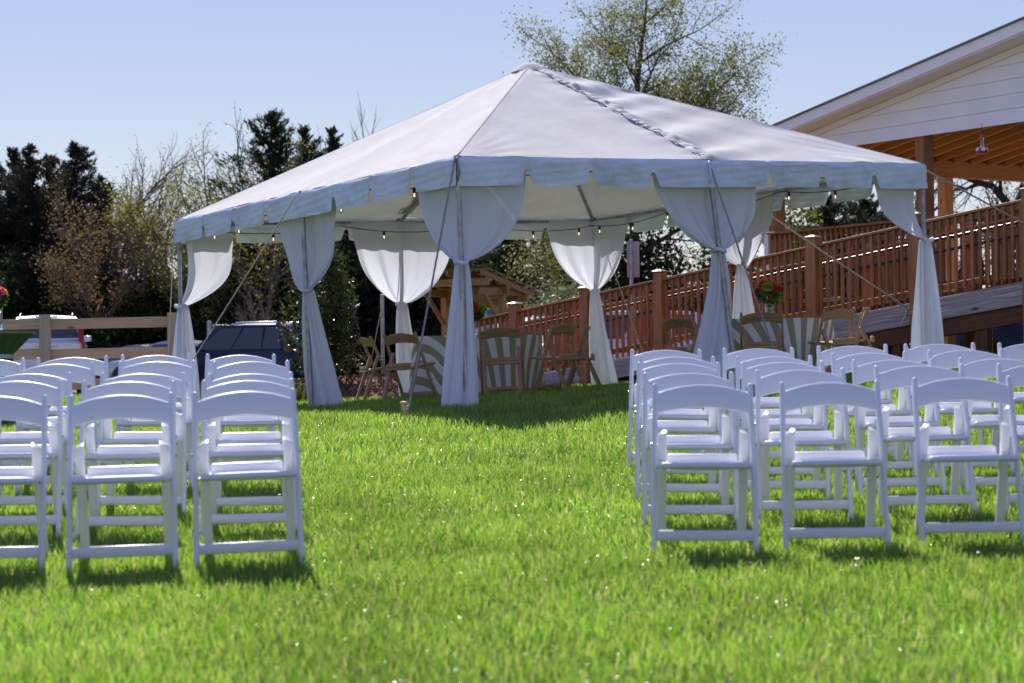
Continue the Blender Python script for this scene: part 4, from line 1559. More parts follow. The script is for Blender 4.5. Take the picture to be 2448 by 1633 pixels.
ppost(gpt(0.0, 0, -0.11), gz(PA.x, PA.y) - 0.1, 3.62)
ppost(gpt(TL - 0.25, 0, -3.85), 0.0, beam_z0 - 0.003, 'orange')
ppost(gpt(TL - 0.25, 0, -0.13), -0.4, beam_z0 - 0.003)
ppost(gpt(TL - 0.25, 0, -8.6), 0.0, beam_z0 - 0.003, 'orange')
plank('corner_trim', gpt(TL - 0.12, 0.6, -0.02), gpt(TL - 0.12, beam_z0 - 0.1, -0.02), 0.10, 0.03, M['paint'], pv_, up=(EB.x, EB.y, 0))
# gable girt
plank('gable_girt', gpt(TL - 0.35, ZG + 0.16, -0.07), gpt(TRr, ZG + 0.16, -0.07), 0.09, 0.28, M['brown_beam'], pv_)
# floor deck
ZD = 1.0
for i in range(78):
    t = TL - 0.1 - 0.145 * i
    plank('floor_board', gpt(t, ZD, -0.0), gpt(t, ZD, -8.8), 0.138, 0.034, M['deckwood'], pv_)
plank('rim_beam', gpt(TL, ZD - 0.17, 0.02), gpt(-6.0, ZD - 0.17, 0.02), 0.045, 0.29, M['brown_beam'], pv_)
# deck railing in the plane of the posts
dr0, dr1 = TL - 0.35, -5.2
ZT = 2.10
for (o_, off, za, zb) in (('deck_top_rail', 0.11, ZT - 0.036, ZT), ('deck_upper_rail', 0.05, ZT - 0.125, ZT - 0.04), ('deck_lower_rail', 0.05, ZD + 0.08, ZD + 0.165)):
    w_ = 0.135 if o_ == 'deck_top_rail' else 0.036
    plank(o_, gpt(dr0, (za + zb) / 2, off), gpt(dr1, (za + zb) / 2, off), w_, zb - za, M['cedar'], pv_)
nb2 = int((dr0 - dr1) / 0.118)
for i in range(nb2 + 1):
    t = dr0 + (dr1 - dr0) * i / nb2
    plank('deck_baluster', gpt(t, ZD + 0.03, 0.088), gpt(t, ZT - 0.04, 0.088), 0.036, 0.036, M['cedar'], pv_, up=(EB.x, EB.y, 0), ch=0.003)

# hummingbird feeder under the gable
M['red_plastic'] = mat_plain('red_plastic', (0.45, 0.008, 0.03), 0.3, 0.05)
fp = V(at(2355, 28.6), 28.6, 0)
fz = 3.17
fd = thing('bird_feeder', 'red and clear hummingbird feeder hanging below the white gable', 'bird feeder', (fp.x, fp.y, fz - 0.3))
MB().tube([fp + V(0, 0, fz + 0.14), fp + V(0, 0, fz)], 0.003, 6).build('hanger', M['black_metal'], fd, True)
MB().lathe([(0, 0), (0.03, 0.0), (0.032, -0.045), (0, -0.045)], fp + V(0, 0, fz), 14).build('cap', M['red_plastic'], fd, True, 50)
MB().lathe([(0, -0.045), (0.028, -0.047), (0.02, -0.15), (0.022, -0.19), (0, -0.19)], fp + V(0, 0, fz), 14).build('bottle', M['vase'], fd, True, 60)
MB().lathe([(0, -0.18), (0.03, -0.185), (0.075, -0.235), (0.085, -0.26), (0.03, -0.275), (0, -0.275)], fp + V(0, 0, fz), 18).build('tray', M['red_plastic'], fd, True, 50)
for a in (200, 270, 340, 60, 130):
    c = fp + V(0.066 * math.cos(R(a)), 0.066 * math.sin(R(a)), fz - 0.215)
    m = V(math.cos(R(a)), math.sin(R(a)), 0.4).to_track_quat('Z', 'Y').to_matrix().to_4x4()
    MB().lathe([(0.012, 0.0), (0.034, 0.004), (0.03, 0.014), (0.012, 0.012)], c, 12, m).build('feeding_port', M['resin'], fd, True, 60)

# ------------------------------------------------------------------ kiosk
KC = V(at(1133, 45), 45.0, 0)
KG = gz(KC.x, KC.y)
kq = R(-34)
kk = thing('kiosk', 'small wooden notice kiosk with a sloping metal roof beyond the tent', 'kiosk', (KC.x, KC.y, KG), kq)


def kp(x, y, z):
    return PM[kk] @ V(x, y, z)


KX = (math.cos(kq), math.sin(kq), 0)


def kroof(y):
    return 2.58 - 0.22 * (y + 1.0)


for x in (-0.76, 0.76):
    plank('post', kp(x, 0, -0.05), kp(x, 0, kroof(0) - 0.36), 0.14, 0.14, M['fir'], kk, up=KX)
    plank('cross_beam', kp(x, -0.80, 2.09), kp(x, 0.85, 2.09), 0.09, 0.16, M['fir'], kk)
    plank('knee_brace', kp(x, -0.06, 1.42), kp(x, -0.66, 2.02), 0.08, 0.08, M['fir'], kk)
    plank('knee_brace', kp(x, 0.06, 1.42), kp(x, 0.66, 2.02), 0.08, 0.08, M['fir'], kk)
for z, h in ((2.0, 0.13), (1.84, 0.10), (0.62, 0.13)):
    plank('panel_board', kp(-0.69, 0.02, z), kp(0.69, 0.02, z), 0.04, h, M['fir'], kk)
plank('front_beam', kp(-0.92, -0.72, kroof(-0.72) - 0.23), kp(0.92, -0.72, kroof(-0.72) - 0.23), 0.07, 0.16, M['fir'], kk)
plank('middle_beam', kp(-0.92, 0.0, kroof(0) - 0.23), kp(0.92, 0.0, kroof(0) - 0.23), 0.07, 0.16, M['fir'], kk)
plank('rear_beam', kp(-0.92, 0.78, kroof(0.78) - 0.23), kp(0.92, 0.78, kroof(0.78) - 0.23), 0.07, 0.16, M['fir'], kk)
for i in range(5):
    x = -0.9 + 0.45 * i
    plank('roof_rafter', kp(x, -0.98, kroof(-0.98) - 0.085), kp(x, 1.02, kroof(1.02) - 0.085), 0.042, 0.12, M['fir'], kk)
for i in range(6):
    y = -0.93 + 0.38 * i
    plank('purlin', kp(-0.98, y, kroof(y) - 0.012), kp(0.98, y, kroof(y) - 0.012), 0.085, 0.022, M['fir'], kk)


def krs(u, v):
    x = -1.02 + 2.04 * v
    y = -1.03 + 2.2 * u
    return kp(x, y, kroof(y) + 0.016 + 0.010 * math.sin(x * 2 * math.pi / 0.14))


MB().grid(krs, 4, 170).build('roof_sheet', M['zinc'], kk, True, 180, fix=False)
M['poster'] = mat_plain('notice_paper', (0.62, 0.64, 0.66), 0.6, 0.12, 5)
M['posterb'] = mat_plain('notice_blue_print', (0.10, 0.22, 0.30), 0.6, 0.5, 6)
M['posterg'] = mat_plain('notice_green_print', (0.20, 0.28, 0.16), 0.6, 0.5, 6)
pp = thing('notice_board', 'pale map notice with small pictures pinned in the kiosk', 'sign', tuple(kp(0, -0.03, 1.12)), kq)
MB().box((0.0, 0, 0.26), (1.18, 0.012, 0.74)).build('sheet', M['poster'], pp)
for (x, z, w_, h_, m_) in ((0.47, 0.52, 0.18, 0.13, 'posterb'), (0.47, 0.33, 0.18, 0.13, 'posterg'), (0.47, 0.12, 0.18, 0.13, 'posterb'), (-0.47, 0.50, 0.18, 0.15, 'posterg'), (-0.47, 0.25, 0.18, 0.2, 'posterb')):
    MB().box((x, -0.009, z), (w_, 0.004, h_)).build('picture', M[m_], pp)

# ------------------------------------------------------------------ board fence at the left
fy = 27.6
FA = [V(at(-240, fy), fy + 0.25, 0), V(at(108, fy), fy, 0), V(at(418, fy), fy - 0.15, 0)]
for p in FA:
    p.z = gz(p.x, p.y)
fe = thing('board_fence', 'new pine three rail fence at the left edge of the lawn', 'fence', tuple(FA[1]))
for i, p in enumerate(FA):
    h_ = (0.80 - p.z)
    plank('post', p + V(0, 0, -0.1), p + V(0, 0, h_), 0.145, 0.145, M['pine_green'], fe, up=(1, 0.12, 0))
for j in range(2):
    a, c = FA[j], FA[j + 1]
    for zt in (0.67, 0.265, -0.14):
        off = V(0, 0.045, 0)
        d = (c - a)
        d.z = 0
        d.normalize()
        a2 = V(a.x, a.y, zt + (0.0 if j else -0.01)) + d * 0.074 + off
        c2 = V(c.x, c.y, zt + 0.012) - d * 0.074 + off
        plank('rail', a2, c2, 0.035, 0.142, M['pine'], fe)

# dark notice board on two pale posts beside the parking
sg = thing('parking_sign', 'black sign panel between two pale posts behind the dark SUV', 'sign', (at(530, 64), 64, gz(at(530, 64), 64)))
M['pale_post'] = mat_plain('pale_plastic_post', (0.42, 0.38, 0.37), 0.6, 0.05)
for x in (-0.38, 0.38):
    MB().rbeam((x, 0, 0), (x, 0, 2.12 if x < 0 else 2.02), 0.13, 0.13, (1, 0, 0), 0.02).build('post', M['pale_post'], sg, smooth=50)
MB().rbeam((0, 0, 0.9), (0, 0, 2.0), 0.63, 0.05, (1, 0, 0), 0.01).build('panel', M['black_metal'], sg, smooth=50)

# perforated steel sign posts
for (px, d, top, lab, plate) in ((915, 30.5, 1.12, 'bare galvanised sign post behind the left table', False), (1512, 31.5, 1.95, 'back of a small sign on a galvanised post behind the rear tent corner', True)):
    x = at(px, d)
    z0 = gz(x, d)
    s_ = thing('sign_post', lab, 'sign post', (x, d, z0), 0.25)
    b_ = MB()
    b_.rbeam((0, 0, -0.05), (0, 0, top - z0), 0.05, 0.05, (1, 0, 0), 0.006)
    b_.build('post', M['galv'], s_, smooth=40)
    hb = MB()
    zz = 0.1
    while zz < top - z0 - 0.05:
        hb.lathe([(0, 0), (0.007, 0), (0.007, 0.002), (0, 0.002)], (0, -0.0255, zz), 6, Matrix.Rotation(math.pi / 2, 4, 'X'))
        zz += 0.05
    hb.build('punched_holes', M['black_metal'], s_)['kind'] = 'stuff'
    if plate:
        MB().rbeam((0.04, 0.032, top - z0 - 0.58), (0.04, 0.032, top - z0 - 0.03), 0.20, 0.004, (1, 0, 0), 0.0015).build('sign_plate', M['pale_post'], s_, smooth=40)

# ------------------------------------------------------------------ parked cars
M['glass'] = mat_glass_dark('car_glass', (0.07, 0.085, 0.09), 0.06)
M['tyre'] = mat_plain('tyre', (0.02, 0.02, 0.02), 0.8)
M['rim'] = mat_plain('alloy_rim', (0.55, 0.55, 0.56), 0.25, 0.05, 10, metal=0.9)
M['tail'] = mat_plain('red_tail_lamp', (0.42, 0.01, 0.012), 0.15, 0.1, 5)
M['chrome'] = mat_plain('chrome', (0.7, 0.7, 0.7), 0.12, 0.05, 5, metal=1)
M['trim'] = mat_plain('black_trim', (0.018, 0.018, 0.02), 0.5)
M['plate'] = mat_plain('licence_plate', (0.68, 0.70, 0.72), 0.4, 0.05)
M['navy_print'] = mat_plain('navy_print', (0.02, 0.03, 0.12), 0.5)
PAINT = {'white': mat_plain('white_car_paint', (0.72, 0.73, 0.75), 0.25, 0.02, 2, coat=1.0),
         'navy': mat_plain('navy_car_paint', (0.010, 0.020, 0.055), 0.3, 0.1, 2, coat=0.15, spec=0.3),
         'silver': mat_plain('silver_car_paint', (0.42, 0.45, 0.48), 0.25, 0.05, 2, metal=0.5, coat=1.0),
         'blue': mat_plain('blue_car_paint', (0.03, 0.08, 0.2), 0.22, 0.1, 2, coat=1.0),
         'grey': mat_plain('grey_car_paint', (0.20, 0.22, 0.24), 0.25, 0.05, 2, metal=0.5, coat=1.0)}
SHAPES = {
    # lower body line, then greenhouse: (x, z) pairs, x = -L/2 rear .. +L/2 front
    'suv': dict(L=4.62, W=1.88, H=1.69, belt=1.02, hood=1.02, rear0=-2.12, roof0=-1.85, roof1=0.35, wind=1.12, wheel=0.36, wx=(-1.35, 1.38)),
    'bigsuv': dict(L=5.05, W=2.0, H=1.95, belt=1.34, hood=1.22, rear0=-2.38, roof0=-2.12, roof1=0.45, wind=1.25, wheel=0.40, wx=(-1.45, 1.5)),
    'van': dict(L=5.1, W=1.96, H=1.75, belt=1.02, hood=1.0, rear0=-2.42, roof0=-2.2, roof1=0.7, wind=1.6, wheel=0.35, wx=(-1.5, 1.55)),
    'sedan': dict(L=4.8, W=1.84, H=1.46, belt=0.93, hood=0.92, rear0=-1.85, roof0=-0.95, roof1=0.35, wind=1.25, wheel=0.33, wx=(-1.4, 1.42)),
}


def make_car(kind, paint, label, x, y, heading, name='parked_car', plate=None, oval=False, rails=True, group='cars in the parking lot'):
    s = SHAPES[kind]
    L, W, H, belt = s['L'], s['W'], s['H'], s['belt']
    t = thing(name, label, 'car', (x, y, gz(x, y) + 0.02), heading, group)
    P = PAINT[paint]
    r0 = -L / 2
    # body: sections along x, each a rounded profile (y,z)
    secs = []
    xs_ = np.linspace(-L / 2, L / 2, 25)

    def ztop(xx):
        if xx < -L / 2 + 0.12:
            return belt - 0.10 * (1 - (xx + L / 2) / 0.12)
        if xx > s['wind']:
            k = (xx - s['wind']) / (L / 2 - s['wind'])
            return s['hood'] - 0.06 * k - 0.20 * k ** 4
        return belt + 0.0

    def zbot(xx):
        k = abs(xx) / (L / 2)
        return 0.24 + 0.14 * max(0, (k - 0.9) / 0.1)
    for xx in xs_:
        k = abs(xx) / (L / 2)
        hw = W / 2 * (1 - 0.16 * max(0, (k - 0.72) / 0.28) ** 2.2)
        zb, zt_ = zbot(xx), ztop(xx)
        m_ = zb + (zt_ - zb) * 0.62
        half = [(0.0, zb), (hw * 0.86, zb), (hw * 0.965, zb + 0.08), (hw, m_ - 0.12), (hw * 0.995, m_), (hw * 0.96, zt_ - 0.04), (hw * 0.90, zt_), (hw * 0.5, zt_ + 0.025), (0, zt_ + 0.03)]
        sec = [V(xx, y_, z_) for y_, z_ in half] + [V(xx, -y_, z_) for y_, z_ in reversed(half[1:-1])]
        secs.append(sec)
    b_ = MB().quadstrip(secs)
    body = b_.build('body', P, t, smooth=40)
    # greenhouse (roof, pillars) as painted shell; glass panes proud of it
    zr = H
    gw0, gw1 = W / 2 * 0.90, W / 2 * 0.70
    side = [(s['rear0'], belt), (s['roof0'] - 0.02, zr - 0.10), (s['roof0'] + 0.10, zr - 0.035), (s['roof0'] + 0.45, zr), (s['roof1'] - 0.75, zr + 0.012), (s['roof1'] - 0.3, zr - 0.012), (s['roof1'] + 0.02, zr - 0.07), ((s['roof1'] + s['wind']) / 2 + 0.03, (belt + zr) / 2 + 0.02), (s['wind'] + 0.04, belt)]

    def wid(z):
        k = (z - belt) / (zr - belt)
        return gw0 + (gw1 - gw0) * k
    b_ = MB()
    rr0 = [V(a, wid(z) - (0.03 if z >= zr else 0), z - (0.03 if z >= zr else 0)) for a, z in side]
    ringC = [V(a, wid(z) * 0.86, z) for a, z in side]
    ringM = [V(a, 0, z + (0.03 if z >= zr - 0.08 else 0)) for a, z in side]
    rings = [rr0, ringC, ringM, [V(p.x, -p.y, p.z) for p in ringC], [V(p.x, -p.y, p.z) for p in rr0]]
    b_.quadstrip(rings)
    cab = b_.build('cabin', P, t, smooth=35)

    def pane(pts, nm='window'):
        b2 = MB()
        c = sum(pts, V(0, 0, 0)) / len(pts)
        n_ = (pts[1] - pts[0]).cross(pts[2] - pts[0]).normalized()
        if n_.dot(c - V(0, 0, belt)) < 0:
            n_ = -n_
        b2.quadstrip([[p - n_ * 0.01 for p in pts], [p + n_ * 0.008 for p in pts]])
        return b2.build(nm, M['glass'], cab)
    zt2 = zr - 0.10
    zb2 = belt + 0.04

    def xrear(z):
        k = (z - belt) / (zr - 0.05 - belt)
        return s['rear0'] + (s['roof0'] - s['rear0']) * k

    def xwind(z):
        k = (z - belt) / (zr - 0.04 - belt)
        return s['wind'] + (s['roof1'] - s['wind']) * k
    for sg_ in (-1, 1):
        xa, xb = xrear(zb2) + 0.22, xwind(zb2) - 0.12
        xa2, xb2 = xrear(zt2) + 0.22, xwind(zt2) - 0.10
        cuts = (0.0, 0.24, 0.60, 1.0) if kind != 'sedan' else (0.0, 0.12, 0.52, 1.0)
        for j in range(3):
            g = 0.035
            u0, u1 = cuts[j], cuts[j + 1]
            p = [V(xa + (xb - xa) * u0 + g, sg_ * wid(zb2), zb2), V(xa + (xb - xa) * u1 - g, sg_ * wid(zb2), zb2),
                 V(xa2 + (xb2 - xa2) * u1 - g, sg_ * wid(zt2), zt2), V(xa2 + (xb2 - xa2) * u0 + g, sg_ * wid(zt2), zt2)]
            pane(p)
    pane([V(xrear(zb2), -wid(zb2) + 0.1, zb2), V(xrear(zb2), wid(zb2) - 0.1, zb2), V(xrear(zt2), wid(zt2) - 0.1, zt2), V(xrear(zt2), -wid(zt2) + 0.1, zt2)], 'rear_window')
    pane([V(xwind(zb2), -wid(zb2) + 0.1, zb2), V(xwind(zb2), wid(zb2) - 0.1, zb2), V(xwind(zt2), wid(zt2) - 0.1, zt2), V(xwind(zt2), -wid(zt2) + 0.1, zt2)], 'windscreen')
    # lamps
    for sg_ in (-1, 1):
        if kind == 'sedan':
            MB().rbeam((-L / 2 + 0.03, sg_ * 0.42, belt - 0.16), (-L / 2 + 0.16, sg_ * (W / 2 - 0.12), belt - 0.15), 0.08, 0.14, (1, 0, 0), 0.03).build('tail_lamp', M['tail'], t, smooth=50)
        elif kind == 'suv':
            MB().rbeam((-L / 2 + 0.02, sg_ * 0.50, belt - 0.07), (-L / 2 + 0.30, sg_ * (W / 2 - 0.04), belt - 0.05), 0.08, 0.15, (1, 0, 0), 0.03).build('tail_lamp', M['tail'], t, smooth=50)
        else:
            MB().rbeam((s['rear0'] - 0.06, sg_ * (W / 2 - 0.14), belt - 0.25), (s['rear0'] + 0.06, sg_ * (W / 2 - 0.20), belt + 0.36), 0.13, 0.10, (0, 1, 0), 0.03).build('tail_lamp', M['tail'], t, smooth=50)
        MB().rbeam((L / 2 - 0.34, sg_ * (W / 2 - 0.14), 0.74), (L / 2 - 0.10, sg_ * (W / 2 - 0.40), 0.70), 0.08, 0.13, (1, 0, 0), 0.03).build('headlight', M['chrome'], t, smooth=50)
        MB().rbeam((s['wind'] - 0.18, sg_ * (W / 2 - 0.06), belt + 0.07), (s['wind'] - 0.18, sg_ * (W / 2 + 0.16), belt + 0.09), 0.09, 0.15, (1, 0, 0), 0.035).build('mirror', P if paint != 'navy' else M['trim'], t, smooth=50)
        for xx in (-0.55, 0.5):
            MB().rbeam((xx - 0.1, sg_ * (W / 2 + 0.004), belt - 0.14), (xx + 0.1, sg_ * (W / 2 + 0.004), belt - 0.14), 0.03, 0.03, (0, 1, 0), 0.012).build('door_handle', P, t, smooth=50)
        if rails and kind != 'sedan':
            MB().tube([(s['roof0'] + 0.25, sg_ * (gw1 - 0.07), zr - 0.03), (s['roof0'] + 0.35, sg_ * (gw1 - 0.07), zr + 0.045), (s['roof1'] - 0.5, sg_ * (gw1 - 0.07), zr + 0.045), (s['roof1'] - 0.32, sg_ * (gw1 - 0.07), zr - 0.03)], 0.02, 8).build('roof_rail', M['chrome'] if paint != 'navy' else M['rim'], t, smooth=60)
        for xx in s['wx']:
            wr = s['wheel']
            my = Matrix.Rotation(math.pi / 2, 4, 'X')
            c = V(xx, sg_ * (W / 2 - 0.10), wr)
            arch = MB().lathe([(0, -0.115), (wr + 0.075, -0.115), (wr + 0.075, 0.115), (0, 0.115)], c, 28, my).build('wheel_arch', M['trim'], t, smooth=40)
            wl = MB().lathe([(wr * 0.62, -0.13), (wr * 0.95, -0.125), (wr, -0.09), (wr, 0.09), (wr * 0.95, 0.125), (wr * 0.62, 0.13)], c, 30, my).build('wheel', M['tyre'], t, smooth=50)
            rb = MB().lathe([(wr * 0.55, -0.10), (wr * 0.66, -0.128), (wr * 0.66, 0.128), (wr * 0.55, 0.10)], c, 30, my)
            for j in range(10):
                an = 2 * math.pi * j / 10
                rb.rbeam(c + V(0, sg_ * 0.115, 0), c + V(wr * 0.62 * math.cos(an), sg_ * 0.122, wr * 0.62 * math.sin(an)), 0.035, 0.02, (0, 1, 0), 0.006)
            rb.build('rim', M['rim'], wl, smooth=50)
    if kind in ('van', 'bigsuv'):
        MB().rbeam((s['roof0'] - 0.04, -0.28, zr - 0.035), (s['roof0'] - 0.04, 0.28, zr - 0.035), 0.05, 0.035, (1, 0, 0), 0.01).build('brake_lamp', M['tail'], t, smooth=50)
    MB().rbeam((-L / 2 + 0.01, -W / 2 + 0.3, 0.50), (-L / 2 + 0.01, W / 2 - 0.3, 0.50), 0.10, 0.16, (1, 0, 0), 0.03).build('rear_bumper', M['trim'] if kind != 'sedan' else P, t, smooth=50)
    if plate:
        z_ = belt - 0.28
        pl = MB().rbeam((-L / 2 - 0.012, -0.155, z_), (-L / 2 - 0.012, 0.155, z_), 0.012, 0.155, (1, 0, 0), 0.004).build('licence_plate', M['plate'], t, smooth=50)
        cu = bpy.data.curves.new('plate_text', 'FONT')
        cu.body = plate
        cu.size = 0.095
        cu.align_x = 'CENTER'
        cu.align_y = 'CENTER'
        cu.extrude = 0.002
        to = bpy.data.objects.new('plate_text_tmp', cu)
        col.objects.link(to)
        dg = bpy.context.evaluated_depsgraph_get()
        me_ = bpy.data.meshes.new_from_object(to.evaluated_get(dg))
        bpy.data.objects.remove(to)
        me_.materials.append(M['navy_print'])
        me_.name = 'plate_number'
        lo = bpy.data.objects.new('plate_number', me_)
        mm = Matrix.Translation(V(-L / 2 - 0.021, 0, z_ - 0.012)) @ Matrix.Rotation(-math.pi / 2, 4, 'Z') @ Matrix.Rotation(math.pi / 2, 4, 'X') @ Matrix.Scale(0.92, 4, V(1, 0, 0))
        link(lo, pl, PM[pl].inverted() @ PM[t] @ mm)
        MB().prism([(0.0, z_ - 0.035), (0.012, z_ + 0.012), (-0.012, z_ + 0.012)], -L / 2 - 0.0215, -L / 2 - 0.019, 'x').build('plate_emblem', M['navy_print'], pl)
        MB().rbeam((-L / 2 - 0.012, -0.27, z_ + 0.135), (-L / 2 - 0.012, 0.27, z_ + 0.135), 0.03, 0.04, (1, 0, 0), 0.01).build('plate_bar', M['chrome'], t, smooth=50)
    if oval:
        MB().lathe([(0, 0), (0.085, 0), (0.085, 0.010), (0.078, 0.014), (0, 0.014)], (0, 0, 0), 28, Matrix.Translation(V(-L / 2 + 0.005, 0, belt - 0.085)) @ Matrix.Rotation(-math.pi / 2, 4, 'Y') @ Matrix.Scale(0.42, 4, V(1, 0, 0))).build('oval_badge', M['navy_print'], t, smooth=40)
    return t


HX = math.pi / 2
make_car('suv', 'navy', 'dark navy SUV with roof rails parked left of the tent', at(592, 53), 53, R(146), 'parked_suv')
make_car('bigsuv', 'white', 'large white SUV seen from behind with oval badge and number plate', at(58, 50.5), 50.5 + 2.4, HX + R(13), 'parked_suv', plate='TTV 467', oval=True)
make_car('van', 'white', 'white minivan with dark rear window right of the fence post', at(180, 76), 76 + 2.4, HX + R(12), 'parked_van', rails=False)
make_car('sedan', 'silver', 'silver sedan behind the fence, nearer of the two low cars', at(425, 62), 62, R(150), 'parked_car')
make_car('sedan', 'grey', 'grey sedan farther behind the silver one', at(330, 69), 70, R(140), 'parked_car')
make_car('suv', 'white', 'white car seen through the low end of the ramp railing', at(1262, 52), 52.5, R(-150), 'parked_car', rails=False)
make_car('van', 'white', 'tall white van seen through the ramp railing behind the rear drape', at(1460, 50), 51, R(-158), 'parked_van', rails=False)
make_car('bigsuv', 'blue', 'blue SUV with a pale roof line beyond the ramp, behind the red flowers', at(1885, 60), 61, R(160), 'parked_suv')
make_car('suv', 'navy', 'dark blue car with alloy wheel under the high end of the ramp', at(2505, 44), 44, R(168), 'parked_car', rails=False)

# ------------------------------------------------------------------ trees and shrubs
class Skel:
    def __init__(self, seed):
        self.r = random.Random(seed)
        self.b = MB()
        self.tips = []

    def grow(self, p, d, L, r, depth, n_child, spread, up, wig, ratio, sides=6, r_end=0.55, first=0.35):
        R_ = self.r
        ns = 4 if depth > 1 else 3
        pts, rs = [p.copy()], [r]
        dd = d.copy()
        for i in range(ns):
            dd = (dd + V(R_.gauss(0, wig), R_.gauss(0, wig), R_.gauss(0, wig) + up * 0.12)).normalized()
            p = p + dd * (L / ns)
            pts.append(p.copy())
            rs.append(r * (1 - (1 - r_end) * (i + 1) / ns))
        self.b.tube(pts, rs, max(3, sides), cap=False)
        if depth == 0:
            self.tips.append((pts, dd))
            return
        if depth <= 1:
            self.tips.append((pts[2:], dd))
        n = n_child[min(len(n_child) - 1, depth)] if isinstance(n_child, (list, tuple)) else n_child
        ph = R_.random() * 6.28
        for i in range(n):
            f = first + (1 - first) * (i + R_.random() * 0.8) / n
            f = min(f, 0.999)
            k = f * ns
            j = min(int(k), ns - 1)
            q_ = pts[j].lerp(pts[j + 1], k - j)
            tdir = (pts[j + 1] - pts[j]).normalized()
            s = tdir.orthogonal().normalized()
            an = ph + i * 2.4 + R_.gauss(0, 0.3)
            side = Quaternion(tdir, an) @ s
            ang = R(spread * R_.uniform(0.7, 1.25))
            nd_ = (tdir * math.cos(ang) + side * math.sin(ang)).normalized()
            self.grow(q_, nd_, L * ratio * R_.uniform(0.75, 1.15) * (1.15 - 0.45 * f), rs[j] * 0.6, depth - 1, n_child, spread, up, wig, ratio, max(3, sides - 1), 0.4, 0.25)
        # leader goes on
        self.grow(p, dd, L * ratio * 0.9, rs[-1], depth - 1, n_child, spread, up, wig, ratio, max(3, sides - 1), 0.4, 0.25)

    def leafpos(self, per, jit):
        out = []
        for pts, dd in self.tips:
            for _ in range(per):
                j = self.r.randrange(len(pts) - 1)
                q_ = pts[j].lerp(pts[j + 1], self.r.random())
                out.append((q_.x + self.r.gauss(0, jit), q_.y + self.r.gauss(0, jit), q_.z + self.r.gauss(0, jit)))
        return np.array(out) if out else np.zeros((0, 3))


LEAF = {
    'cedar': mat_leaf('juniper_foliage', [(0.018, 0.022, 0.016), (0.032, 0.036, 0.022), (0.055, 0.052, 0.032), (0.04, 0.034, 0.026)], 0.22, 0.7, 1.6, 0.2),
    'cedarg': mat_leaf('green_juniper_foliage', [(0.018, 0.028, 0.016), (0.03, 0.045, 0.022), (0.055, 0.068, 0.03)], 0.25, 0.7, 1.6, 0.2),
    'spring': mat_leaf('spring_leaf', [(0.09, 0.115, 0.018), (0.15, 0.165, 0.028), (0.21, 0.20, 0.04), (0.17, 0.125, 0.04)], 0.5, 0.5, 1.7, 0.4),
    'rust': mat_leaf('rusty_bud', [(0.14, 0.10, 0.045), (0.19, 0.12, 0.055), (0.12, 0.11, 0.04)], 0.45, 0.6, 1.5, 0.3),
    'bud': mat_leaf('budding_leaf', [(0.085, 0.105, 0.028), (0.135, 0.15, 0.04), (0.18, 0.18, 0.06), (0.14, 0.115, 0.05)], 0.5, 0.5, 1.6, 0.3),
    'under': mat_leaf('understory_leaf', [(0.018, 0.026, 0.012), (0.032, 0.042, 0.018), (0.06, 0.07, 0.022)], 0.3, 0.8, 1.6, 0.1),
    'green': mat_leaf('fresh_green_leaf', [(0.05, 0.075, 0.018), (0.08, 0.11, 0.028), (0.11, 0.13, 0.04)], 0.4, 0.5, 1.5, 0.4),
    'magnolia': mat_leaf('glossy_magnolia_leaf', [(0.016, 0.03, 0.010), (0.03, 0.055, 0.014), (0.06, 0.085, 0.02), (0.10, 0.075, 0.03)], 0.25, 0.38, 1.7, 0.35),
    'pale': mat_leaf('sunlit_pale_leaf', [(0.10, 0.12, 0.05), (0.15, 0.17, 0.07), (0.20, 0.20, 0.10)], 0.35, 0.5, 1.4, 0.4),
}


def finish_tree(name, label, cat, x, y, sk, leaves, lmat, barkm, group, crown='crown'):
    z0 = gz(x, y)
    t = thing(name, label, cat, (x, y, z0), 0, group)
    if sk.b.v:
        sk.b.build('trunk', M[barkm], t, smooth=180, fix=False)
    if leaves is not None and len(leaves):
        quad_obj(crown, leaves, LEAF[lmat], t)
    return t


def decid(px, d, H, label, seed, lmat='spring', per=5, jit=0.15, lsz=(0.08, 0.18), spread=38, depth=3, nch=(3, 4, 4, 5), trunk=0.35, r0=None, lean=(0, 0), up=0.5, bark='bark', group='spring trees along the parking lot', wig=0.10, ratio=0.62, xyk=1, name='spring_tree'):
    x = at(px, d)
    sk = Skel(seed)
    L0 = H * trunk
    sk.grow(V(0, 0, -0.1), V(lean[0], lean[1], 1).normalized(), L0 * 1.25, r0 or H * 0.012, depth, nch, spread, up, wig, ratio, 7, 0.75, 0.4)
    pos = sk.leafpos(per, jit) if per else None
    lv = None
    if xyk != 1:
        sk.b.v = [(v[0] * xyk, v[1] * xyk, v[2]) for v in sk.b.v]
        pos = pos * np.array([xyk, xyk, 1]) if pos is not None else None
    if pos is not None and len(pos):
        lv = quads(pos, rng.uniform(lsz[0], lsz[1], len(pos)), 0.6)
    # scale to the wanted height
    zmax = max(v[2] for v in sk.b.v)
    k = H / zmax
    sk.b.v = [(v[0] * k, v[1] * k, v[2] * k) for v in sk.b.v]
    if lv is not None:
        c = lv.reshape(-1, 4, 3)
        ctr = c.mean(1, keepdims=True)
        lv = (c - ctr + ctr * k).reshape(-1, 3)
    return finish_tree(name, label, 'tree', x, d, sk, lv, lmat, bark, group)


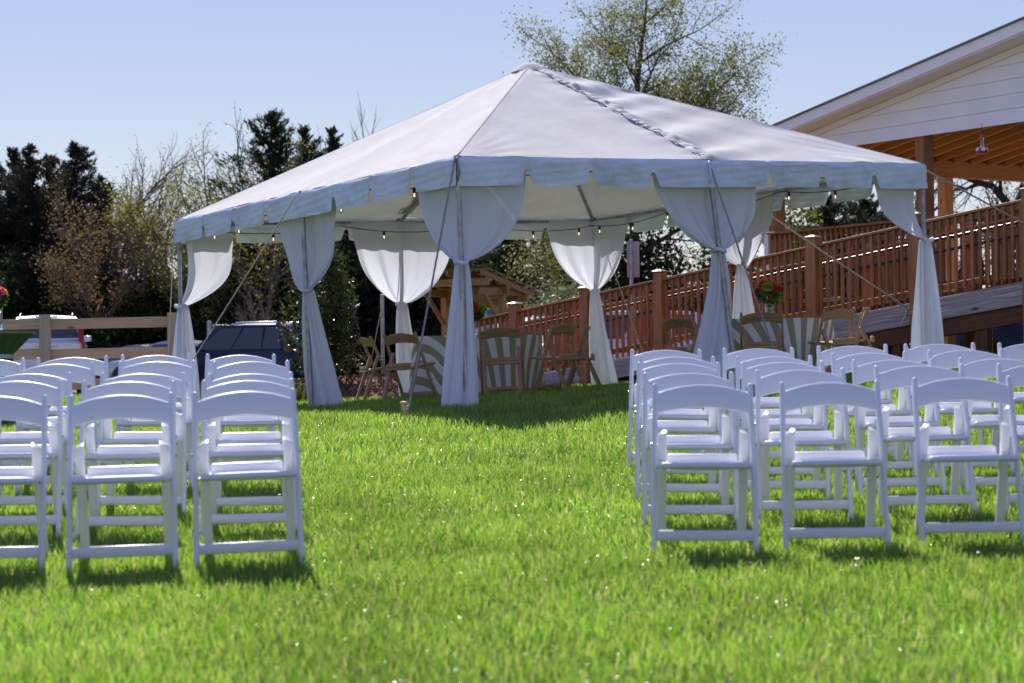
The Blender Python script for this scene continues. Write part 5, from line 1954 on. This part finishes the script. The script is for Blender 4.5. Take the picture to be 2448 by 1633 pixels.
def cedar(px, d, H, Rb, label, seed, lmat='cedar', dens=1.0, base=0.04, power=0.75, group='dark cedars along the parking lot', tops=1, sz=(0.10, 0.26)):
    x = at(px, d)
    rr = np.random.default_rng(seed)
    sk = Skel(seed)
    P = []
    D = []
    for tp_ in range(tops):
        ox, oy = (0, 0) if tp_ == 0 else (rr.uniform(-0.9, 0.9) * Rb * 0.7, rr.uniform(-0.5, 0.5) * Rb * 0.6)
        h1 = H if tp_ == 0 else H * rr.uniform(0.62, 0.9)
        trunk = [V(ox * t, oy * t, h1 * t + 0.0) + V(0.12 * math.sin(t * 5 + seed), 0.1 * math.cos(t * 4 + seed), 0) for t in np.linspace(0, 1, 9)]
        trunk[0].z = -0.1
        sk.b.tube(trunk, [max(0.015, 0.14 * (1 - t) + 0.01) for t in np.linspace(0, 1, 9)], 6, cap=False)
        nbr = int(105 * dens * (1 if tp_ == 0 else 0.5))
        for i in range(nbr):
            f = base + (0.985 - base) * (1 - (1 - (i + rr.random()) / nbr) ** 1.12)
            z = h1 * f
            env = ((1 - f) ** power + 0.10 * (1 - f) ** 0.35) * min(1, (f + 0.12) / 0.22)
            L = Rb * env * (0.22 + 1.15 * rr.random() ** 1.5) * (1 if tp_ == 0 else 0.6) + 0.06
            an = rr.uniform(0, 6.283)
            el = R(rr.uniform(-4, 44) * (0.6 + 0.7 * f))
            d0 = np.array([math.cos(an) * math.cos(el), math.sin(an) * math.cos(el), math.sin(el)])
            p0 = np.array([ox * f, oy * f, z])
            q0 = p0 + d0 * L
            sk.b.tube([V(p0), V(p0 + d0 * L * 0.5 + np.array([0, 0, 0.03 * L])), V(q0)], [0.02 + 0.01 * L, 0.012, 0.004], 3, cap=False)
            nl = int((4 + 46 * L) * dens ** 0.3)
            tt = rr.uniform(0.18, 1.03, nl) ** 0.8
            pp_ = p0 + d0 * L * tt[:, None] + rr.normal(size=(nl, 3)) * (0.035 + 0.075 * L * (1 - 0.62 * tt[:, None]))
            P.append(pp_)
            D.append(np.tile(d0 + np.array([0, 0, 0.35]), (nl, 1)))
    P = np.concatenate(P)
    D = np.concatenate(D)
    lv = quads(P, rr.uniform(sz[0], sz[1], len(P)), 0.30, D * 1.3)
    return finish_tree('cedar_tree', label, 'tree', x, d, sk, lv, lmat, 'darkbark', group)


def shrub(px, d, H, Rx, label, seed, lmat='under', n_=4200, lsz=(0.08, 0.2), group='understory shrubs behind the parking lot', name='shrub', cat='shrub', nst=7, lobes=9, y_off=0.0):
    x = at(px, d)
    rr = np.random.default_rng(seed)
    sk = Skel(seed)
    cs = []
    for i in range(lobes):
        a = rr.uniform(0, 6.283)
        r_ = Rx * math.sqrt(rr.random()) * 0.72
        cs.append((r_ * math.cos(a), r_ * math.sin(a), H * rr.uniform(0.25, 0.80), Rx * rr.uniform(0.28, 0.5), H * rr.uniform(0.14, 0.26)))
    P = []
    for i in range(nst):
        c = cs[i % lobes]
        sk.b.tube([V(c[0] * 0.15, c[1] * 0.15, -0.05), V(c[0] * 0.5, c[1] * 0.5, c[2] * 0.5), V(c[0], c[1], c[2] + c[4] * 0.8)], [0.035, 0.022, 0.006], 5, cap=False)
    per = n_ // lobes
    for c in cs:
        dd = rr.normal(size=(per, 3))
        dd /= np.linalg.norm(dd, axis=1, keepdims=True)
        rad = rr.uniform(0.35, 1.08, (per, 1))
        P.append(np.array(c[:3]) + dd * rad * np.array([c[3], c[3], c[4] * 1.15]))
    P = np.concatenate(P)
    P = P[P[:, 2] > 0.02]
    lv = quads(P, rr.uniform(lsz[0], lsz[1], len(P)), 0.6)
    return finish_tree(name, label, cat, x, d, sk, lv, lmat, 'darkbark', group, 'foliage')


# dark cedars at the far left
for i, (px, d, top, Rb, lab) in enumerate([
        (-35, 80, 352, 1.9, 'dark cedar at the left edge of the photo, half cut off'),
        (34, 82, 350, 1.5, 'dark cedar second from the left edge with pointed top'),
        (75, 79, 341, 1.6, 'dark cedar third from the left edge with twin shoulders'),
        (126, 83, 368, 1.5, 'lower dark cedar fourth from the left edge'),
        (186, 80, 336, 1.7, 'tall narrow dark cedar nearest the bare saplings')]):
    H = (880 + (1224 - px) * 0.013 - top) / FPX * d - gz(at(px, d), d)
    cedar(px, d, H, Rb * 2.9, lab, 20 + i, dens=2.7, tops=3, power=1.12)
for i, (px, d, top, Rb, lab) in enumerate([
        (655, 78, 262, 2.3, 'tallest dark cedar, left of the tent roof'),
        (735, 80, 300, 1.7, 'dark cedar in the middle of the clump left of the tent'),
        (800, 79, 302, 1.6, 'dark cedar closest to the tent roof slope')]):
    H = (880 + (1224 - px) * 0.013 - top) / FPX * d - gz(at(px, d), d)
    cedar(px, d, H, Rb * 2.5, lab, 30 + i, 'cedarg', dens=2.6, tops=4, power=1.05)
# behind the tent, below its eaves
for i, (px, d, H, Rb, lab) in enumerate([
        (890, 74, 7.0, 2.2, 'dark evergreen seen under the tent between the left drapes'),
        (985, 78, 7.2, 2.2, 'dark evergreen seen under the tent left of the kiosk'),
        (1120, 76, 7.2, 2.3, 'dark evergreen behind the kiosk roof'),
        (1215, 72, 6.4, 2.0, 'dark evergreen just right of the kiosk'),
        (1300, 80, 6.8, 2.2, 'dark evergreen behind the pale sunlit bush'),
        (1410, 79, 6.4, 2.2, 'dark evergreen behind the rear corner drape')]):
    cedar(px, d, H, Rb * 1.3, lab, 40 + i, 'cedarg', dens=2.0)
for i, (px, d, top, Rb, lab) in enumerate([
        (1985, 76, 470, 2.0, 'cedar with soft top between the right drapes'),
        (2075, 78, 478, 2.0, 'cedar seen just left of the far right tent corner')]):
    H = (872 - top) / FPX * d - gz(at(px, d), d)
    cedar(px, d, H, Rb * 1.9, lab, 50 + i, 'cedarg', dens=2.2, tops=3)
# leafing saplings between the cedars
for i, (px, d, top, lm, per, lab) in enumerate([
        (228, 77, 330, 'rust', 2, 'bare thin sapling with rusty buds beside the cedars'),
        (262, 73, 440, 'rust', 6, 'short tree with brownish young leaves beside the cedars'),
        (300, 79, 318, 'rust', 1, 'tall bare sapling with fine grey twigs'),
        (345, 75, 365, 'rust', 3, 'thin tree with sparse brown buds left of the leafy ones'),
        (395, 77, 345, 'spring', 3, 'slender tree with a few yellow leaves at its top'),
        (450, 74, 350, 'spring', 8, 'leafy yellow green tree left of the tent corner'),
        (515, 76, 290, 'spring', 5, 'yellow green tree with open branches above the tent corner'),
        (570, 78, 232, 'bud', 1, 'tallest pale twiggy tree left of the big cedar'),
        (590, 74, 400, 'spring', 8, 'low yellow green tree in front of the big cedar'),
        (645, 72, 330, 'spring', 4, 'yellow green branches in front of the big cedar')]):
    H = (880 + (1224 - px) * 0.013 - top) / FPX * d - gz(at(px, d), d)
    decid(px, d, H, lab, 60 + i, lm, int(per * 2.0), 0.17, (0.05, 0.12), 33, 3, (4, 6, 5, 6), 0.36, H * 0.0080, (0.10 * math.sin(i * 2.7), 0), 0.55, 'twig', wig=0.15, ratio=0.60)
for i, (px, d, top, lab) in enumerate([
        (905, 82, 282, 'bare twiggy treetop over the left tent slope, nearer the cedars'),
        (1010, 82, 196, 'bare twiggy treetop in the middle of the left tent slope'),
        (1085, 84, 205, 'bare twiggy treetop nearest the tent peak')]):
    H = (880 + (1224 - px) * 0.013 - top) / FPX * d - gz(at(px, d), d)
    decid(px, d, H, lab, 80 + i, 'bud', 0, 0.1, (0.08, 0.15), 26, 3, (4, 6, 6, 7), 0.38, H * 0.007, (0, 0), 0.8, 'twig', ratio=0.55)
# the big budding tree behind the tent
decid(1540, 66, 15.5, 'large budding tree rising behind the tent roof', 101, 'bud', 20, 0.22, (0.05, 0.115), 52, 4, (3, 5, 5, 7, 12), 0.40, 0.17, (0, 0), 0.12, 'bark', group='spring trees along the parking lot', wig=0.09, ratio=0.60, xyk=0.92, name='budding_tree')
# bare dark tree behind the pavilion
decid(2372, 58, 8.4, 'dark bare crooked tree framed by the pavilion posts', 111, 'spring', 0, 0.1, (0.1, 0.2), 50, 4, (4, 5, 5, 5, 6), 0.42, 0.26, (0.06, 0), 0.1, 'darkbark', wig=0.22, ratio=0.66, name='bare_tree')
decid(2236, 60, 7.9, 'dark bare tree just right of the far right tent corner', 117, 'spring', 0, 0.1, (0.1, 0.2), 50, 4, (4, 5, 5, 5, 6), 0.42, 0.20, (-0.05, 0), 0.1, 'darkbark', wig=0.2, ratio=0.66, name='bare_tree')
decid(2460, 62, 8.0, 'green leafing tree at the right edge behind the pavilion', 113, 'spring', 7, 0.2, (0.1, 0.2), 40, 3, (3, 4, 4, 5), 0.35, 0.10, (0, 0), 0.4, 'darkbark', name='spring_tree')
for i, (px, d, H, lm, lab) in enumerate([
        (1290, 58, 3.4, 'pale', 'pale sunlit bushy tree behind the ramp low end'),
        (1545, 62, 4.7, 'under', 'dark green bushy tree behind the ramp, left of the leaning leg'),
        (1655, 64, 4.3, 'green', 'green bushy tree behind the ramp at the leaning leg'),
        (1800, 66, 4.6, 'under', 'dark green tree behind the drape with the table flowers'),
        (1912, 60, 5.0, 'spring', 'yellow green tree beside the white pavilion post')]):
    shrub(px, d, H, 1.9 if i < 4 else 1.2, lab, 120 + i, lm, 6500, (0.09, 0.2), 'bushy trees behind the ramp', 'bushy_tree', 'tree', 9, 13)
# understory hedge behind the cars
for i, px in enumerate([-40, 60, 160, 250, 340, 430, 520, 610, 700, 800, 900, 1010, 1120, 1230]):
    names = ['at the left edge', 'behind the large white SUV', 'above the minivan', 'right of the minivan', 'above the grey sedan', 'above the silver sedan', 'behind the far left tent corner',
             'behind the dark SUV', 'behind the glossy shrub', 'right of the glossy shrub', 'behind the rear guy rope', 'left of the kiosk', 'directly behind the kiosk', 'right of the kiosk']
    shrub(px, 74 + (i % 3) * 1.5, 4.3 + 0.7 * math.sin(i * 2.3) + (0.4 if i > 6 else 0), 2.3, 'dark tangled undergrowth %s' % names[i], 140 + i, 'under', 6500, (0.12, 0.28), lobes=15)

# glossy magnolia shrub beside the tent
def magnolia():
    x, y = at(772, 29.0), 29.0
    rr = np.random.default_rng(77)
    sk = Skel(77)
    sk.grow(V(0, 0, -0.05), V(0, 0, 1), 1.0, 0.028, 2, (4, 6, 9), 42, 0.3, 0.08, 0.6, 7, 0.6, 0.12)
    zmax = max(v[2] for v in sk.b.v)
    k = 1.88 / zmax
    pos = sk.leafpos(14, 0.055)
    n_ = 2600
    f = rr.uniform(0.10, 1.0, n_)
    an = rr.uniform(0, 6.283, n_)
    env = 0.56 * np.sin(np.clip((f + 0.18) / 1.2, 0, 1) * np.pi) ** 0.7 * (1 + 0.22 * np.sin(an * 3 + f * 9))
    rad = env * rr.uniform(0.35, 1.0, n_) ** 0.5
    p2 = np.stack([rad * np.cos(an), rad * np.sin(an), f * 2.0], 1)
    sk.b.v = [(v[0] * k * 0.8, v[1] * k * 0.8, v[2] * k) for v in sk.b.v]
    P = np.concatenate([pos * np.array([k * 0.8, k * 0.8, k]), p2])
    P = P[P[:, 2] > 0.06]
    lv = quads(P, rr.uniform(0.06, 0.125, len(P)), 0.5)
    finish_tree('magnolia_shrub', 'glossy dark magnolia shrub in the mulch beside the tent', 'shrub', x, y, sk, lv, 'magnolia', 'bark', None, 'foliage')


magnolia()
# small bare shrub seen between the tent's left drapes
decid(622, 61, 3.6, 'small leafless tree behind the roof of the dark SUV', 131, 'rust', 1, 0.03, (0.03, 0.06), 30, 3, (3, 4, 5, 6), 0.25, 0.035, (0, 0), 0.4, 'twig', group='low plants around the lawn', name='bare_sapling')


# small leafy plants
def tuft(x, y, h, n_, label, lm, seed, wide=0.5, name='leafy_plant', aspect=0.12):
    rr = np.random.default_rng(seed)
    t = thing(name, label, 'plant', (x, y, gz(x, y)), 0, 'low plants around the lawn')
    v = []
    for i in range(n_):
        a = rr.uniform(0, 6.283)
        l = h * rr.uniform(0.5, 1.05)
        b0 = np.array([rr.normal() * 0.06, rr.normal() * 0.06, 0])
        tip = b0 + np.array([math.cos(a) * l * wide * rr.random(), math.sin(a) * l * wide * rr.random(), l])
        side = np.array([-math.sin(a + 1), math.cos(a + 1), 0]) * h * aspect * 0.25
        v += [b0 - side * 0.4, (b0 + tip) / 2 - side, tip, (b0 + tip) / 2 + side]
    quad_obj('blades', np.array(v), LEAF[lm], t)
    return t


tuft(at(478, 25.5), 25.5, 0.34, 60, 'small upright green weed left of the middle drape', 'green', 1, 0.35, aspect=0.25)
tuft(at(708, 26.5), 26.5, 0.30, 60, 'low green sprig at the foot of the magnolia', 'green', 2, 0.6, aspect=0.25)
tuft(at(2320, 31), 31, 0.55, 120, 'spiky grass clump under the high end of the ramp', 'green', 3, 0.55, aspect=0.05)
tuft(at(2352, 30.5), 30.5, 0.42, 140, 'yellow flowering bushy plant under the high end of the ramp', 'spring', 4, 0.8, aspect=0.3)

scn.render.resolution_x = 1024
scn.render.resolution_y = 683
